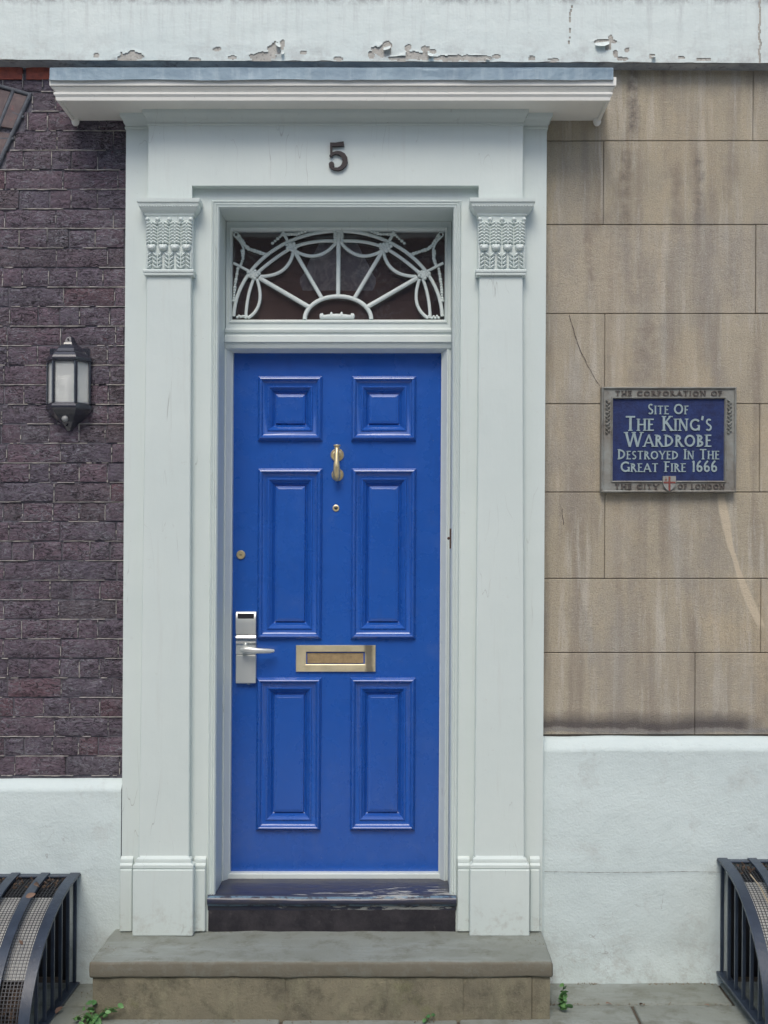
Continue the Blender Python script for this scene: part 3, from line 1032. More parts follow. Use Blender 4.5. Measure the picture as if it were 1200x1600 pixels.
LX, RX = -1.186, 1.316                       # window guard side planes
pl = plinth('rendered_plinth', 'white painted plinth below the dark brick wall', -430, 189, 1216, 1233, (-2.3, LX - .03, .40), 3.0)
pr = plinth('rendered_plinth', 'white painted plinth below the tan ashlar wall', 846, 1680, 1150, 1170, (RX + .03, 2.4, .44), 8.0)
crack([(848, 1357), (930, 1358.5), (1010, 1358), (1060, 1357), (1124, 1358)], pr, .0008, YPL - .0068, 'crack_dark', 'score_line')
for (nm, lab, x0, x1, zt) in (('basement_window', 'dark basement window behind the window guard at bottom left', -2.3, LX - .03, .40), ('basement_window', 'dark basement window behind the window guard at bottom right', RX + .03, 2.4, .44)):
    w_ = thing(nm, lab, 'window', ((x0 + x1) / 2, .06, -.03), 'basement windows')
    G().box(x0 - .02, x1 + .02, .05, .07, -.06, zt + .03).out('pane', 'black_window', w_)
    G().holed(x0 - .01, x1 + .01, -.06, zt + .01, [(x0 + .05, (x0 + x1) / 2 - .02, -.02, zt - .04), ((x0 + x1) / 2 + .02, x1 - .05, -.02, zt - .04)], .015, .05).out('frame', 'black_window', w_)

# ================================================================== DOORCASE
YC, YP, YD = -.060, -.095, .17
dc = thing('doorcase', 'white painted wooden door surround with leaf-carved capitals and plain pilasters', 'door surround', (X(523), YC, .2085))
ZS = .2085                                   # top of the stone step
OPL, OPR, OPT = X(339, YC), X(706, YC), Z(325, YC)
CL, CR_ = X(193, YC), X(850.5, YC)
ztop_case = Z(172, YC)
G().holed(CL, CR_, ZS - .002, ztop_case, [(OPL, OPR, ZS - .1, OPT)], YC, .215).out('casing', 'white_gloss', dc)
# beads round the opening
q = .0025
prof = [(-.002, YC + .002), (.000, YC - .004), (.0035, YC - .008), (.007, YC - .004), (.009, YC - .0045), (.0125, YC - .0085), (.016, YC - .0045), (.018, YC - .0050), (.0225, YC - .010), (.027, YC - .0055), (.029, YC + .002)]
zb_ = Z(1412, YC)
G().sweep([(OPL, zb_), (OPL, OPT), (OPR, OPT), (OPR, zb_)], prof, 'xz').out('architrave', 'white_gloss', dc, 45)
# entablature: frieze with blocks over the capitals
Zf0, Zf1 = Z(290, YP), Z(170, YP)
bl = [(X(231.5, YP, 290), X(300, YP, 290)), (X(748, YP, 290), X(816.5, YP, 290))]
zcap = Z(311, YP)
poly = [(bl[0][0], zcap), (bl[0][1], zcap), (bl[0][1], Zf0), (bl[1][0], Zf0), (bl[1][0], zcap), (bl[1][1], zcap), (bl[1][1], Zf1), (bl[0][0], Zf1)]
fr_ = G()
n = len(poly)
fr_.v = [(x, YP, z) for x, z in poly] + [(x, YC - .0005, z) for x, z in poly]
fr_.f = [(0, 1, 2, 7), (2, 3, 6, 7), (3, 4, 5, 6)] + [(i, (i + 1) % n, n + (i + 1) % n, n + i) for i in range(n)]
fr_.out('frieze', 'white_gloss', dc)
# pilasters
CAPX = {0: ((213.5, 314), (228, 301), (223, 303.5)), 1: ((734, 831.5), (747, 821), (743, 823))}
SH = {0: ((229, 298.5), (216, 295.5)), 1: ((749, 817), (741, 819.5))}
BASEX = {0: ((186.5, 206.5), (206.5, 302), (302, 321)), 1: ((714.5, 734), (734, 828), (828, 844))}
for sd_ in (0, 1):
    (t0, t1), (b0, b1) = SH[sd_]
    zt, zb = Z(431, YP), Z(1346, YP)
    xa, xb, xc_, xd = X(t0, YP, 431), X(t1, YP, 431), X(b0, YP, 1346), X(b1, YP, 1346)
    e = .003
    g = G()
    g.v = [(xc_, YC, zb), (xc_, YP + e, zb), (xc_ + e, YP, zb), (xd - e, YP, zb), (xd, YP + e, zb), (xd, YC, zb),
           (xa, YC, zt), (xa, YP + e, zt), (xa + e, YP, zt), (xb - e, YP, zt), (xb, YP + e, zt), (xb, YC, zt)]
    g.f = [(i, i + 1, i + 7, i + 6) for i in range(5)]
    pil = g.out('pilaster', 'white_gloss', dc)
    # ---- capital
    (a0, a1), (c0, c1), (m0, m1) = CAPX[sd_]
    A0, A1 = X(a0, YP - .03, 312), X(a1, YP - .03, 312)
    B0, B1 = X(c0, YP - .006, 380), X(c1, YP - .006, 380)
    z1, z2 = Z(310, YP - .03), Z(337, YP - .01)
    H = z1 - z2
    ov = B0 - A0
    yb = YP - .006
    prof = [(ov, z1), (ov, z1 - H * .10), (ov * .97, z1 - H * .24), (ov * .82, z1 - H * .30), (ov * .80, z1 - H * .46), (ov * .72, z1 - H * .52), (ov * .62, z1 - H * .62), (ov * .42, z1 - H * .74), (ov * .18, z1 - H * .84), (ov * .12, z1 - H * .97), (0, z2)]
    path = [(B1, YC), (B1, yb), (B0, yb), (B0, YC)]
    # outward = left of travel when going clockwise seen from above
    g = G().sweep(path, [(o, z) for o, z in prof], 'xy', caps=False)
    g.add([(B0 - ov, YC, z1), (B1 + ov, YC, z1), (B1 + ov, yb - ov, z1), (B0 - ov, yb - ov, z1)], [(0, 1, 2, 3)])
    cap = g.out('capital', 'white_gloss', pil, 35)
    for qk in range(15):                     # bead row in the cap moulding
        pass
    g = G()
    nb_ = 22
    for qk in range(nb_):
        x = B0 - ov * .7 + (B1 - B0 + ov * 1.4) * (qk + .5) / nb_
        g.blob((x, yb - ov * .76, z1 - H * .49), .0022, .003, .0032, 6, 4)
    g.out('bead_row', 'white_gloss', cap, 60)
    G().box(B0, B1, YC, yb, Z(421, yb), z2 + .004, .002).out('capital_body', 'white_gloss', cap)
    M0, M1 = X(m0, YP - .012, 425), X(m1, YP - .012, 425)
    G().box(M0 + .003, M1 - .003, YC, YP - .012, Z(430, YP - .012), Z(426, YP - .012), .002).box(M0, M1, YC, YP - .015, Z(426, YP - .015), Z(420, YP - .015), .004).out('astragal', 'white_gloss', cap)
    W = B1 - B0
    g = G()
    for cI in range(4):
        cxp = B0 + W * (cI + .5) / 4
        for k in range(7):                   # overlapping husk leaves
            z = Z(349 + k * 4.9, yb)
            for s_ in (-1, 1):
                g.blob((cxp + s_ * .0100, yb - .003, z), .0125, .0095, .0056, 8, 4, rot=s_ * -.42)
            g.blob((cxp, yb - .004, z - .003), .006, .009, .006, 6, 4)
        for s_ in (-.45, 0, .45):
            g.blob((cxp + s_ * .02, yb - .005, Z(386, yb)), .009, .012, .010, 8, 5)
        g.blob((cxp, yb - .006, Z(388, yb)), .016, .014, .011, 10, 6)
    for cI in range(5):
        cxp = min(max(B0 + W * cI / 4, B0 + .006), B1 - .006)
        g.blob((cxp, yb - .004, Z(343.5, yb)), .0095, .012, .0085, 8, 5)
        g.blob((cxp, yb - .004, Z(347, yb)), .005, .007, .010, 6, 4)
        g.tube([(cxp, yb - .002, Z(395, yb)), (cxp, yb - .002, Z(419, yb))], .0028, 6)
        for k in range(4):                   # small paired leaves
            z = Z(398 + k * 6.2, yb)
            for s_ in (-1, 1):
                xx = cxp + s_ * .0105
                if B0 < xx < B1:
                    g.blob((xx, yb - .003, z), .0110, .008, .0048, 7, 4, rot=s_ * .75)
    g.out('leaf_carving', 'white_gloss', cap, 60)
    # ---- base blocks and mouldings
    for bi, (p0, p1) in enumerate(BASEX[sd_]):
        main = bi == 1
        yf = YP - .026 if main else YC - .022
        x0, x1 = X(p0, yf, 1400), X(p1, yf, 1400)
        zt = Z(1359, yf)
        zb = ZS + (.0 if main else .004)
        G().box(x0 + .0008, x1 - .0008, yf, .0, zb, zt, .003).out('plinth_block', 'white_gloss', pil)
        H = Z(1340, yf) - zt
        ys = YP if main else YC
        in0, in1 = (x0 + .0255, x1 - .0255) if main else (x0 + .019, x1 - .019)
        pp = yf - ys                          # negative: projection
        pr_ = [(-pp * .75, zt), (-pp * .92, zt + H * .12), (-pp * .92, zt + H * .34), (-pp * .75, zt + H * .42), (-pp * .52, zt + H * .5), (-pp * .58, zt + H * .62), (-pp * .5, zt + H * .8), (-pp * .1, zt + H * .92), (0, zt + H)]
        inset = .0 if not main else -.004
        if main:
            g = G().sweep([(in1, ys + .02), (in1, ys), (in0, ys), (in0, ys + .02)], pr_, 'xy')
        else:
            g = G().sweep([(x1 - .001, ys), (x0 + .001, ys)], [(-.005, pr_[0][1])] + pr_ + [(-.005, pr_[-1][1])], 'xy')
        g.out('base_moulding', 'white_gloss', pil, 35)
# bed mouldings under the hood, breaking forward over the frieze
pb = [(CR_, .0), (CR_, YC), (bl[1][1], YC), (bl[1][1], YP), (bl[0][0], YP), (bl[0][0], YC), (CL, YC), (CL, .0)]
zt = Z(173, YP)
pr_ = [(0, zt - .058), (.004, zt - .057), (.005, zt - .050), (.002, zt - .048), (.003, zt - .043), (.008, zt - .036), (.010, zt - .026), (.017, zt - .018), (.020, zt - .012), (.020, zt + .0), (.021, zt + .02), (0, zt + .02)]
G().sweep(pb, pr_, 'xy').out('bed_moulding', 'white_gloss', dc, 40)
# rusty strike on the right-hand frame
YJ = .115
st_ = G().box(X(702.5, .02, 840), X(704.5, .02, 840), .0, .03, Z(857, .02), Z(826, .02), .0006)
st_.blob((X(700.5, .015), .012, Z(841)), .005, .006, .006, 8, 5)
st_.out('strike_plate', 'rust', dc)

# ---- door frame inside the reveal, transom, threshold board
DL, DR, DT, DB = X(362.7, YD), X(688.8, YD), Z(549.5, YD), Z(1363, YD)
FL, FR = OPL + .001, OPR - .001
ZT0, ZT1 = Z(545, YJ), Z(514, YJ)
for (a, b) in ((FL, DL + .004), (DR - .004, FR)):
    g = G()
    out_left = a == FL
    prof = [(a, YJ), (a, YD + .04), (b, YD + .04), (b, YD - .012), (b - .006 if out_left else b, YD - .012)]
    if out_left:
        xs_ = [(a, YD + .05), (a, YJ - .004), (b - .030, YJ - .004), (b - .028, YJ - .008), (b - .022, YJ - .008), (b - .020, YJ - .002), (b - .008, YJ + .012), (b - .006, YJ + .020), (b - .001, YJ + .024), (b - .001, YD + .05)]
    else:
        xs_ = [(b, YD + .05), (b, YJ - .004), (a + .030, YJ - .004), (a + .028, YJ - .008), (a + .022, YJ - .008), (a + .020, YJ - .002), (a + .008, YJ + .012), (a + .006, YJ + .020), (a + .001, YJ + .024), (a + .001, YD + .05)]
    z0, z1 = .345, Z(540, YJ)
    m = len(xs_)
    g.v = [(x, y, z0) for x, y in xs_] + [(x, y, z1) for x, y in xs_]
    g.f = [(i, i + 1, m + i + 1, m + i) for i in range(m - 1)] + [tuple(range(m))]
    g.out('door_jamb', 'white_frame', dc, 40)
zz = [(Z(550.5, YD), YD + .05), (Z(550.5, YJ + .02), YJ + .020), (Z(546, YJ), YJ), (Z(545, YJ), YJ - .010), (Z(541, YJ), YJ - .016), (Z(537, YJ), YJ - .018), (Z(536, YJ), YJ - .026), (Z(525, YJ - .03), YJ - .026),
      (Z(524, YJ), YJ - .014), (Z(521, YJ), YJ - .014), (Z(520, YJ), YJ - .022), (Z(517, YJ), YJ - .024), (Z(515, YJ), YJ - .012), (Z(513, YJ), YJ - .008), (Z(512, YJ), YJ + .03)]
g = G()
m = len(zz)
g.v = [(FL, y, z) for z, y in zz] + [(FR, y, z) for z, y in zz]
g.f = [(i, i + 1, m + i + 1, m + i) for i in range(m - 1)]
g.out('transom', 'white_frame', dc, 30)
G().box(DL - .01, DR + .01, YD - .035, YD + .04, Z(1374, YD - .035), Z(1364.5, YD - .03), .003).out('sill_board', 'white_frame', dc)

# ================================================================== DOOR HOOD
YH = -.22
hd = thing('door_hood', 'flat white door hood with blue-grey lead flashing above the number five', 'canopy', (X(518), 0, Z(190)))
HL, HR = X(88, YH, 155), X(953, YH, 155)
zb = Z(157, YH)
zt = Z(124, YH)
H = zt - zb
pr_ = [(-.012, zb + .012), (-.011, zb), (.0, zb), (.002, zb + H * .16), (.008, zb + H * .26), (.008, zb + H * .34), (.002, zb + H * .40), (.006, zb + H * .46), (.013, zb + H * .54), (.014, zb + H * .58), (.011, zb + H * .595), (.0195, zb + H * .61), (.020, zb + H * .985), (.020, zt), (-.012, zt)]
path = [(HR, .0), (HR, YH), (HL, YH), (HL, .0)]
G().sweep(path, pr_, 'xy').out('cornice', 'cream_cornice', hd, 22)
G().add([(HL + .002, YH + .002, zb + .010), (HR - .002, YH + .002, zb + .010), (HR - .002, .0, zb + .010), (HL + .002, .0, zb + .010)], [(0, 1, 2, 3)]).out('soffit', 'cream_cornice', hd)  # brighter white than the doorcase, standing in for bounced light below the hood
for x in (HL, HR):                           # scribed ends of the cornice against the wall
    s_ = 1 if x == HL else -1
    G().blob((x + s_ * .012, -.015, zb + .002), .016, .014, .020, 10, 6).out('cornice_end', 'cream_cornice', hd, 60)
# lead: uneven front lip and sloping top
g = G()
nseg = 150
z0, z1 = Z(124.5, YH - .026), Z(104, YH - .026)
V, Fc = [], []
xl, xr = X(77.5, YH - .026, 110), X(958.5, YH - .026, 110)
for i in range(nseg + 1):
    x = xl + (xr - xl) * i / nseg
    w1, w2 = .0035 * nz(x * 3.1, 1), .0030 * nz(x * 9, 2)
    ln = [(YH - .020 + w1, z0 + .003 + .003 * nz(x * 5, 3)), (YH - .030 + w1, z0 - .002 + .004 * nz(x * 4, 3) + .002 * nz(x * 17, 3)), (YH - .027 + w1 + w2, z0 + .016), (YH - .026 + w2, z0 + .032), (YH - .025 + w2, z1 - .006), (YH - .018, z1 + .001 * nz(x * 6)), (YH + .02, z1 + .004), (-.02, z1 + .022)]
    V += [(x, y, z) for y, z in ln]
k = len(ln)
for i in range(nseg):
    for j in range(k - 1):
        a = i * k + j
        Fc.append((a, a + 1, a + k + 1, a + k))
for i in (0, nseg):
    b = len(V)
    V += [(V[i * k][0], .0, z0), (V[i * k][0], .0, z1 + .022)]
    Fc.append(tuple(i * k + j for j in range(1, k)) + (b + 1, b))
mk('lead_flashing', V, Fc, 'lead', hd, 40)

# ================================================================== HOUSE NUMBER
def ribbon(g, pts, w, y0, y1, taper=None):
    """flat raised stroke along (x, z) points; w half width (number or list)"""
    n_ = len(pts)
    L, Rr = [], []
    for i in range(n_):
        a, b = pts[max(0, i - 1)], pts[min(n_ - 1, i + 1)]
        dx, dz = b[0] - a[0], b[1] - a[1]
        l = math.hypot(dx, dz) or 1
        ww = w[i] if isinstance(w, (list, tuple)) else w
        L.append((pts[i][0] - dz / l * ww, pts[i][1] + dx / l * ww))
        Rr.append((pts[i][0] + dz / l * ww, pts[i][1] - dx / l * ww))
    V = [(x, y0, z) for x, z in L] + [(x, y0, z) for x, z in Rr] + [(x, y1, z) for x, z in L] + [(x, y1, z) for x, z in Rr]
    Fc = []
    for i in range(n_ - 1):
        Fc += [(i, i + 1, n_ + i + 1, n_ + i), (2 * n_ + i, 2 * n_ + i + 1, i + 1, i), (n_ + i, n_ + i + 1, 3 * n_ + i + 1, 3 * n_ + i)]
    Fc += [(0, n_, 3 * n_, 2 * n_), (n_ - 1, 2 * n_ - 1, 4 * n_ - 1, 3 * n_ - 1)]
    g.add(V, Fc)


def arcpts(cx, cz, rx, rz, a0, a1, n_=14):
    return [(cx + rx * math.cos(R(a0 + (a1 - a0) * i / n_)), cz + rz * math.sin(R(a0 + (a1 - a0) * i / n_))) for i in range(n_ + 1)]


yn = YP - .012
num = thing('house_number', 'dark metal numeral 5 fixed on the white frieze above the door', 'house number', (X(527, yn, 244), yn, Z(266, yn)))


def n5(pts):
    tilt = R(4)
    o_ = []
    for a, b in pts:
        x_, z_ = (a - 527), (244 - b)
        o_.append((X(527, yn, 244) + (x_ * math.cos(tilt) - z_ * math.sin(tilt) * .6) * .00245, Z(244, yn) + (x_ * math.sin(tilt) + z_ * math.cos(tilt)) * .00245))
    return o_


g = G()
ribbon(g, n5([(516.5, 224.5), (525, 225.5), (538, 225)]), [.0065, .0075, .0085], yn, YP - .001)
ribbon(g, n5([(518.2, 222), (517.5, 244)]), .0042, yn - .0004, YP - .001)
bw_ = n5([(516.6, 243.5)] + [(526 + 13 * math.cos(R(a)), 251 - 13 * math.sin(R(a))) for a in (140, 115, 90, 65, 40, 15, -10, -35, -60, -85, -110, -130)] + [(515, 258)])
ribbon(g, bw_, [.003, .0042, .0050, .006, .0075, .0090, .0100, .0100, .0090, .0075, .0062, .0050, .0046, .004], yn - .0002, YP - .001)
g.lathe((n5([(517.5, 256)])[0][0], yn - .0006, n5([(517.5, 256)])[0][1]), [(.0105, 0), (.0105, .011)], 'y', 16)
g.out('numeral', 'number_bronze', num)

# ================================================================== FANLIGHT
YF, YG = .118, .140
fl = thing('fanlight', 'rectangular fanlight with white radiating tracery and bead swags above the blue door', 'window', (X(528, YF), YF, Z(512, YF)))
gx0, gx1, gz0, gz1 = X(362.5, YF, 430), X(695, YF, 430), Z(499, YF), Z(361, YF)
fx0, fx1, fz0, fz1 = FL + .001, FR - .001, Z(513, YF), OPT - .001
V_ = [[(fx0, fz0), (fx1, fz0), (fx1, fz1), (fx0, fz1)]]
g = G()
lv = [(0, YF - .004), (0, YF - .010)]
loops = []
for k, (u, y) in enumerate(((0, YF + .02), (0, YF - .006), (.55, YF - .006), (.62, YF - .012), (.74, YF - .012), (.80, YF - .004), (.96, YF + .004), (1.0, YF + .006), (1.0, YG + .012))):
    a0, a1 = fx0 + (gx0 - fx0) * u, fx1 + (gx1 - fx1) * u
    c0, c1 = fz0 + (gz0 - fz0) * u, fz1 + (gz1 - fz1) * u
    loops.append([(a0, y, c0), (a1, y, c0), (a1, y, c1), (a0, y, c1)])
g.v = [p for l in loops for p in l]
g.f = [(i * 4 + k, i * 4 + (k + 1) % 4, i * 4 + 4 + (k + 1) % 4, i * 4 + 4 + k) for i in range(len(loops) - 1) for k in range(4)]
g.out('frame', 'white_frame', fl)
G().box(gx0 - .003, gx1 + .003, YG, YG + .004, gz0 - .003, gz1 + .003).out('pane', 'glass', fl)


def fp(a, b, y=YF + .006):
    return (X(a, y, 430), y, Z(b, y))


def bar(pts, r_=3.6, name='glazing_bar'):
    g = G()
    rr = r_ * .00218
    g.tube([fp(*p) for p in pts], rr, 8, ry=rr * .8)
    return g.out(name, 'white_frame', fl, 60)


def bez(p0, p1, p2, n_=12):
    return [((1 - u) ** 2 * p0[0] + 2 * u * (1 - u) * p1[0] + u * u * p2[0], (1 - u) ** 2 * p0[1] + 2 * u * (1 - u) * p1[1] + u * u * p2[1]) for u in [i / n_ for i in range(n_ + 1)]]


def beads(pts, r_=2.3):
    r_ *= 1.15
    g = G()
    acc = []
    for (a, b), (c, d) in zip(pts, pts[1:]):
        l = math.hypot(c - a, d - b)
        n_ = max(1, round(l / 4.4))
        acc += [(a + (c - a) * i / n_, b + (d - b) * i / n_) for i in range(n_)]
    acc.append(pts[-1])
    for p in acc:
        rr = r_ * .00257 * random.uniform(.85, 1.2)
        g.blob(fp(*p), rr * 1.15, rr, rr, 7, 5)
    g.tube([fp(*p) for p in pts], .0012, 5)
    g.out('bead_swag', 'white_frame', fl, 60)


C0 = (528.5, 499)
bar([(C0[0] + 163 * math.cos(R(a)), C0[1] - 138 * math.sin(R(a))) for a in range(2, 179, 4)], 3.4)
bar([(C0[0] + 52 * math.cos(R(a)), C0[1] - 36 * math.sin(R(a))) for a in range(0, 181, 9)], 4.0)
for s_ in (-1, 1):
    def mx(a):
        return C0[0] + s_ * a
    r0, r1, r2, r3 = (mx(0), 372), (mx(72), 387), (mx(131), 430.5), (mx(144), 497)
    bar([(mx(26), 465), (mx(69), 392)], 3.7)
    bar([(mx(45), 480), (mx(124), 434)], 4.2)
    bar(bez((mx(1), 377), (mx(40), 374), r1), 3.2)
    bar(bez((mx(2), 377), (mx(30), 414), (mx(68), 392)), 3.2)
    bar(bez(r1, (mx(100), 402), r2), 3.2)
    bar(bez((mx(70), 391), (mx(76), 432), (mx(122), 432)), 3.2)
    bar(bez((mx(132), 436), (mx(143), 462), r3), 3.0)
    bar(bez((mx(127), 436), (mx(112), 480), (mx(141), 497)), 3.0)
    # stubs out to the frame, corner ring and swags
    bar([(mx(137), 425), (mx(164), 411)], 2.6)
    bar([(mx(77), 381), (mx(87), 362)], 3.0)
    ring = [(mx(160) + 3.6 * math.cos(R(a)), 366.5 + 3.6 * math.sin(R(a))) for a in range(0, 361, 40)]
    bar(ring, 1.4)
    beads([(mx(156), 369), (mx(146), 384), (mx(140), 389), (mx(113), 398)], 2.5)
    bar(bez((mx(161), 370), (mx(144), 384), (mx(149), 403)), 2.0)
    beads([(mx(150), 392), (mx(149), 404), (mx(153), 416)], 2.2)
    beads([(mx(157), 420), (mx(161), 445), (mx(163), 470)], 2.0)
    beads([(mx(88), 367), (mx(95), 373), (mx(103), 380)], 2.0)
    beads([(mx(82), 366), (mx(66), 366), (mx(52), 362)], 2.2)
    for (rx_, rz_, ang) in ((mx(73), 386, .9), (mx(133), 429, .45)):
        g = G()
        for k in range(14):
            th = k * 2.4
            rr = 1.5 + .58 * k
            dx_, dz_ = rr * math.cos(th), rr * math.sin(th) * .8
            g.blob(fp(rx_ + dx_, rz_ + dz_, YF + .002), .0085, .008, .0075, 7, 5, rot=th)
        g.blob(fp(rx_, rz_), .021, .008, .018, 10, 5)
        g.out('rosette', 'white_frame', fl, 60)
    g = G()
    for k in range(8):
        g.blob(fp(mx(139 + k * 2.6), 497 - random.uniform(0, 3.5)), .006, .006, .006, 7, 4)
    g.out('foot_ornament', 'white_frame', fl, 60)
bar([(528.5, 463), (528.5, 376)], 4.0)
g = G()
for k in range(5):
    for s_ in (-1, 1):
        g.blob(fp(528.5 + s_ * 5.0, 363.5 + k * 3.6, YF + .002), .0085, .008, .0062, 7, 5)
g.blob(fp(528.5, 371), .014, .009, .022, 8, 6)
g.out('rosette', 'white_frame', fl, 60)
g = G()
for k in range(26):
    u = k / 25
    h = 4.5 + 2.5 * math.sin(u * math.pi) + (3 if k in (0, 1, 24, 25, 8, 16) else 0)
    g.blob(fp(502 + u * 50, 498 - h * .5), .0070, .007, h * .0017, 7, 4)
g.out('crest_ornament', 'white_frame', fl, 60)

# ---- hall behind the glass
hall = G()
hall.v = [(x, y, z) for x in (-.95, .62) for y in (.235, 2.2) for z in (.30, 3.15)]
hall.f = [(0, 1, 3, 2), (4, 6, 7, 5), (2, 3, 7, 6), (1, 5, 7, 3), (0, 2, 6, 4)]
h_ = hall.out('wall_hallway', 'hall_plaster')
tag(h_, kind='structure')
G().box(-.94, .61, .9, 1.05, 2.98, 3.14).out('lintel', 'hall_dark', h_)
# crumpled sheet added inside the glass, its pale blue standing in for a reflection
g = G()
VV, FF = [], []
for j in range(13):
    for i in range(17):
        u, w = i / 16, j / 12
        half = 26 + 44 * w * (1 - .35 * max(0, w - .75) * 4)
        x_, z_ = fp(528 + (u - .5) * 2 * half + 6 * nz(u * 4, w * 4, 1), 374 + w * 80, .16)[::2]
        VV.append((x_, .162 + .012 * nz(u * 5, w * 5, 6) + .005 * nz(u * 14, w * 11, 3), z_))
for j in range(12):
    for i in range(16):
        a = j * 17 + i
        FF.append((a, a + 1, a + 18, a + 17))
g.add(VV, FF)
o = g.out('reflection_sheet', 'reflection_blue', None, 60)
tag(o, 'crumpled bluish sheet added behind the fanlight glass to stand in for a reflection', 'reflection stand-in')

# ================================================================== BLUE DOOR
dr = thing('front_door', 'glossy blue six-panel front door with brass letterbox and knocker', 'door', ((DL + DR) / 2, YD, DB))
PAN = []
for (a0, a1, b0, b1, f0, f1, g0, g1) in ((403, 504, 588, 689, 435, 473, 619, 656.5), (549, 650.5, 588, 689, 581, 620, 619, 656.5),
                                         (402.5, 503.5, 732, 998.5, 434, 472, 763, 965), (548.5, 650, 732, 998.5, 581, 619, 763, 965),
                                         (400.5, 502, 1058.5, 1297, 431, 471, 1091, 1264.5), (547, 649, 1058.5, 1297, 578.5, 618.5, 1091, 1264.5)):
    pm = (b0 + b1) / 2
    PAN.append((X(a0, YD, pm), X(a1, YD, pm), Z(b1, YD), Z(b0, YD)))
holes_ = [(a + .004, b - .004, c + .004, d - .004) for a, b, c, d in PAN]
lb = (X(480, YD, 1028), X(568, YD, 1028), Z(1037, YD), Z(1020, YD))
G().holed(DL, DR, DB, DT, holes_ + [lb], YD, YD + .05).out('door_leaf', 'blue_door', dr)
S_ = .0026
for (a, b, c, d) in PAN:
    pn = G()
    o1 = 31.5 * S_
    # bolection moulding: steps down from a proud outer roll to the sunk panel
    pf = [(0, YD + .002), (.0, YD - .003), (.0040, YD - .0105), (.0090, YD - .0190), (.0125, YD - .0205), (.0160, YD - .0180), (.0205, YD - .0120), (.0215, YD - .0090), (.0290, YD - .0040), (.0400, YD - .0020), (.0415, YD - .0060), (.0455, YD - .0065), (.0500, YD - .0020), (.0560, YD + .0050), (.0575, YD + .0050), (.0590, YD + .0090), (.0670, YD + .0165), (.0690, YD + .0175)]
    mo = G().rings(a, b, c, d, pf, cap=False)
    p_ = G().rings(a + .0690, b - .0690, c + .0690, d - .0690, [(0, YD + .0175), (.0015, YD + .0176), (.0035, YD + .0085), (.0125, YD + .0064), (.0135, YD + .0060)])
    po = p_.out('panel', 'blue_door', dr)
    mo.out('panel_moulding', 'blue_door', po, 28)

# knocker
kx, kz1, kz2 = X(527, YD, 711), Z(711, YD), Z(742, YD)
kn = G().lathe((kx, YD, kz1), [(.027, .002), (.027, -.003), (.0235, -.0065), (.022, -.0065), (.0205, -.0045), (.013, -.007), (.012, -.012), (.0115, -.03)], 'y', 32).out('knocker', 'brass', dr, 40)
G().lathe((kx + .002, YD, kz2), [(.025, .002), (.025, -.003), (.0215, -.0065), (.019, -.0065), (.0165, -.0045), (.010, -.008), (.0095, -.02), (.005, -.022)], 'y', 32).out('strike_rose', 'brass', kn, 40)
g = G()
yk = YD - .034
g.tube([(kx, yk + .012, kz1 + .034), (kx, yk, kz1 + .020), (kx, yk - .006, kz1), (kx, yk - .009, kz1 - .020), (kx, yk - .012, kz1 - .045), (kx, yk - .008, kz1 - .078), (kx, yk + .004, kz2 - .014), (kx, yk + .014, kz2 - .020)],
       [.007, .0085, .0085, .0095, .0125, .0150, .0140, .010], 12, ry=None)
g.lathe((kx, yk + .010, kz1 + .036), [(.004, -.004), (.0135, -.003), (.0145, .0), (.0135, .003), (.004, .004)], 'z', 20)
g.lathe((kx, yk + .006, kz1 + .028), [(.004, -.003), (.0115, -.002), (.0115, .002), (.004, .003)], 'z', 20)
g.out('knocker_handle', 'brass', kn, 45)
# spyhole and cylinder
sx, sz = X(525, YD, 794), Z(794, YD)
sp = G().lathe((sx, YD, sz), [(.0135, .001), (.0135, -.003), (.0105, -.005), (.008, -.005), (.0075, -.003)], 'y', 24).out('spyhole', 'brass', dr, 40)
G().lathe((sx, YD - .003, sz), [(.0068, .0), (.005, -.0015), (.0005, -.0022)], 'y', 16).out('lens', 'window_dark', sp, 60)
cx_, cz_ = X(376.5, YD, 867), Z(867, YD)
cy = G().lathe((cx_, YD, cz_), [(.0185, .001), (.0185, -.004), (.0165, -.007), (.012, -.0075), (.0115, -.0068), (.0005, -.0068)], 'y', 28).out('lock_cylinder', 'brass', dr, 40)
G().box(cx_ - .0055, cx_ + .0055, YD - .0078, YD - .006, cz_ - .001, cz_ + .001).out('keyhole', 'slot_black', cy)
# letterbox
lx0, lx1, lz0, lz1 = X(462.5, YD, 1028), X(587, YD, 1028), Z(1049.5, YD), Z(1008, YD)
li = (X(478.5, YD, 1028), X(570, YD, 1028), Z(1037.5, YD), Z(1018.5, YD))
g = G()
ins = [(0, YD + .001), (.0, YD - .0055), (.003, YD - .0085)]
loops = []
for u, y in ((0, YD + .001), (0, YD - .006), (.05, YD - .009), (.85, YD - .008), (.95, YD - .0065), (1, YD - .004), (1, YD + .012)):
    loops.append([(lx0 + (li[0] - lx0) * u, y, lz0 + (li[2] - lz0) * u), (lx1 + (li[1] - lx1) * u, y, lz0 + (li[2] - lz0) * u), (lx1 + (li[1] - lx1) * u, y, lz1 + (li[3] - lz1) * u), (lx0 + (li[0] - lx0) * u, y, lz1 + (li[3] - lz1) * u)])
g.v = [p for l in loops for p in l]
g.f = [(i * 4 + k, i * 4 + (k + 1) % 4, i * 4 + 4 + (k + 1) % 4, i * 4 + 4 + k) for i in range(len(loops) - 1) for k in range(4)]
lbx = g.out('letterbox', 'brass_plate', dr, 25)
G().box(li[0] + .003, li[1] - .001, YD + .001, YD + .006, li[2] + .002, li[3] - .004, .002).out('letter_flap', 'brass_flap', lbx)
# electronic lever lock
px0, px1 = X(368.5, YD - .02, 1010), X(400, YD - .02, 1010)


def lz(p):
    return Z(p, YD - .022)


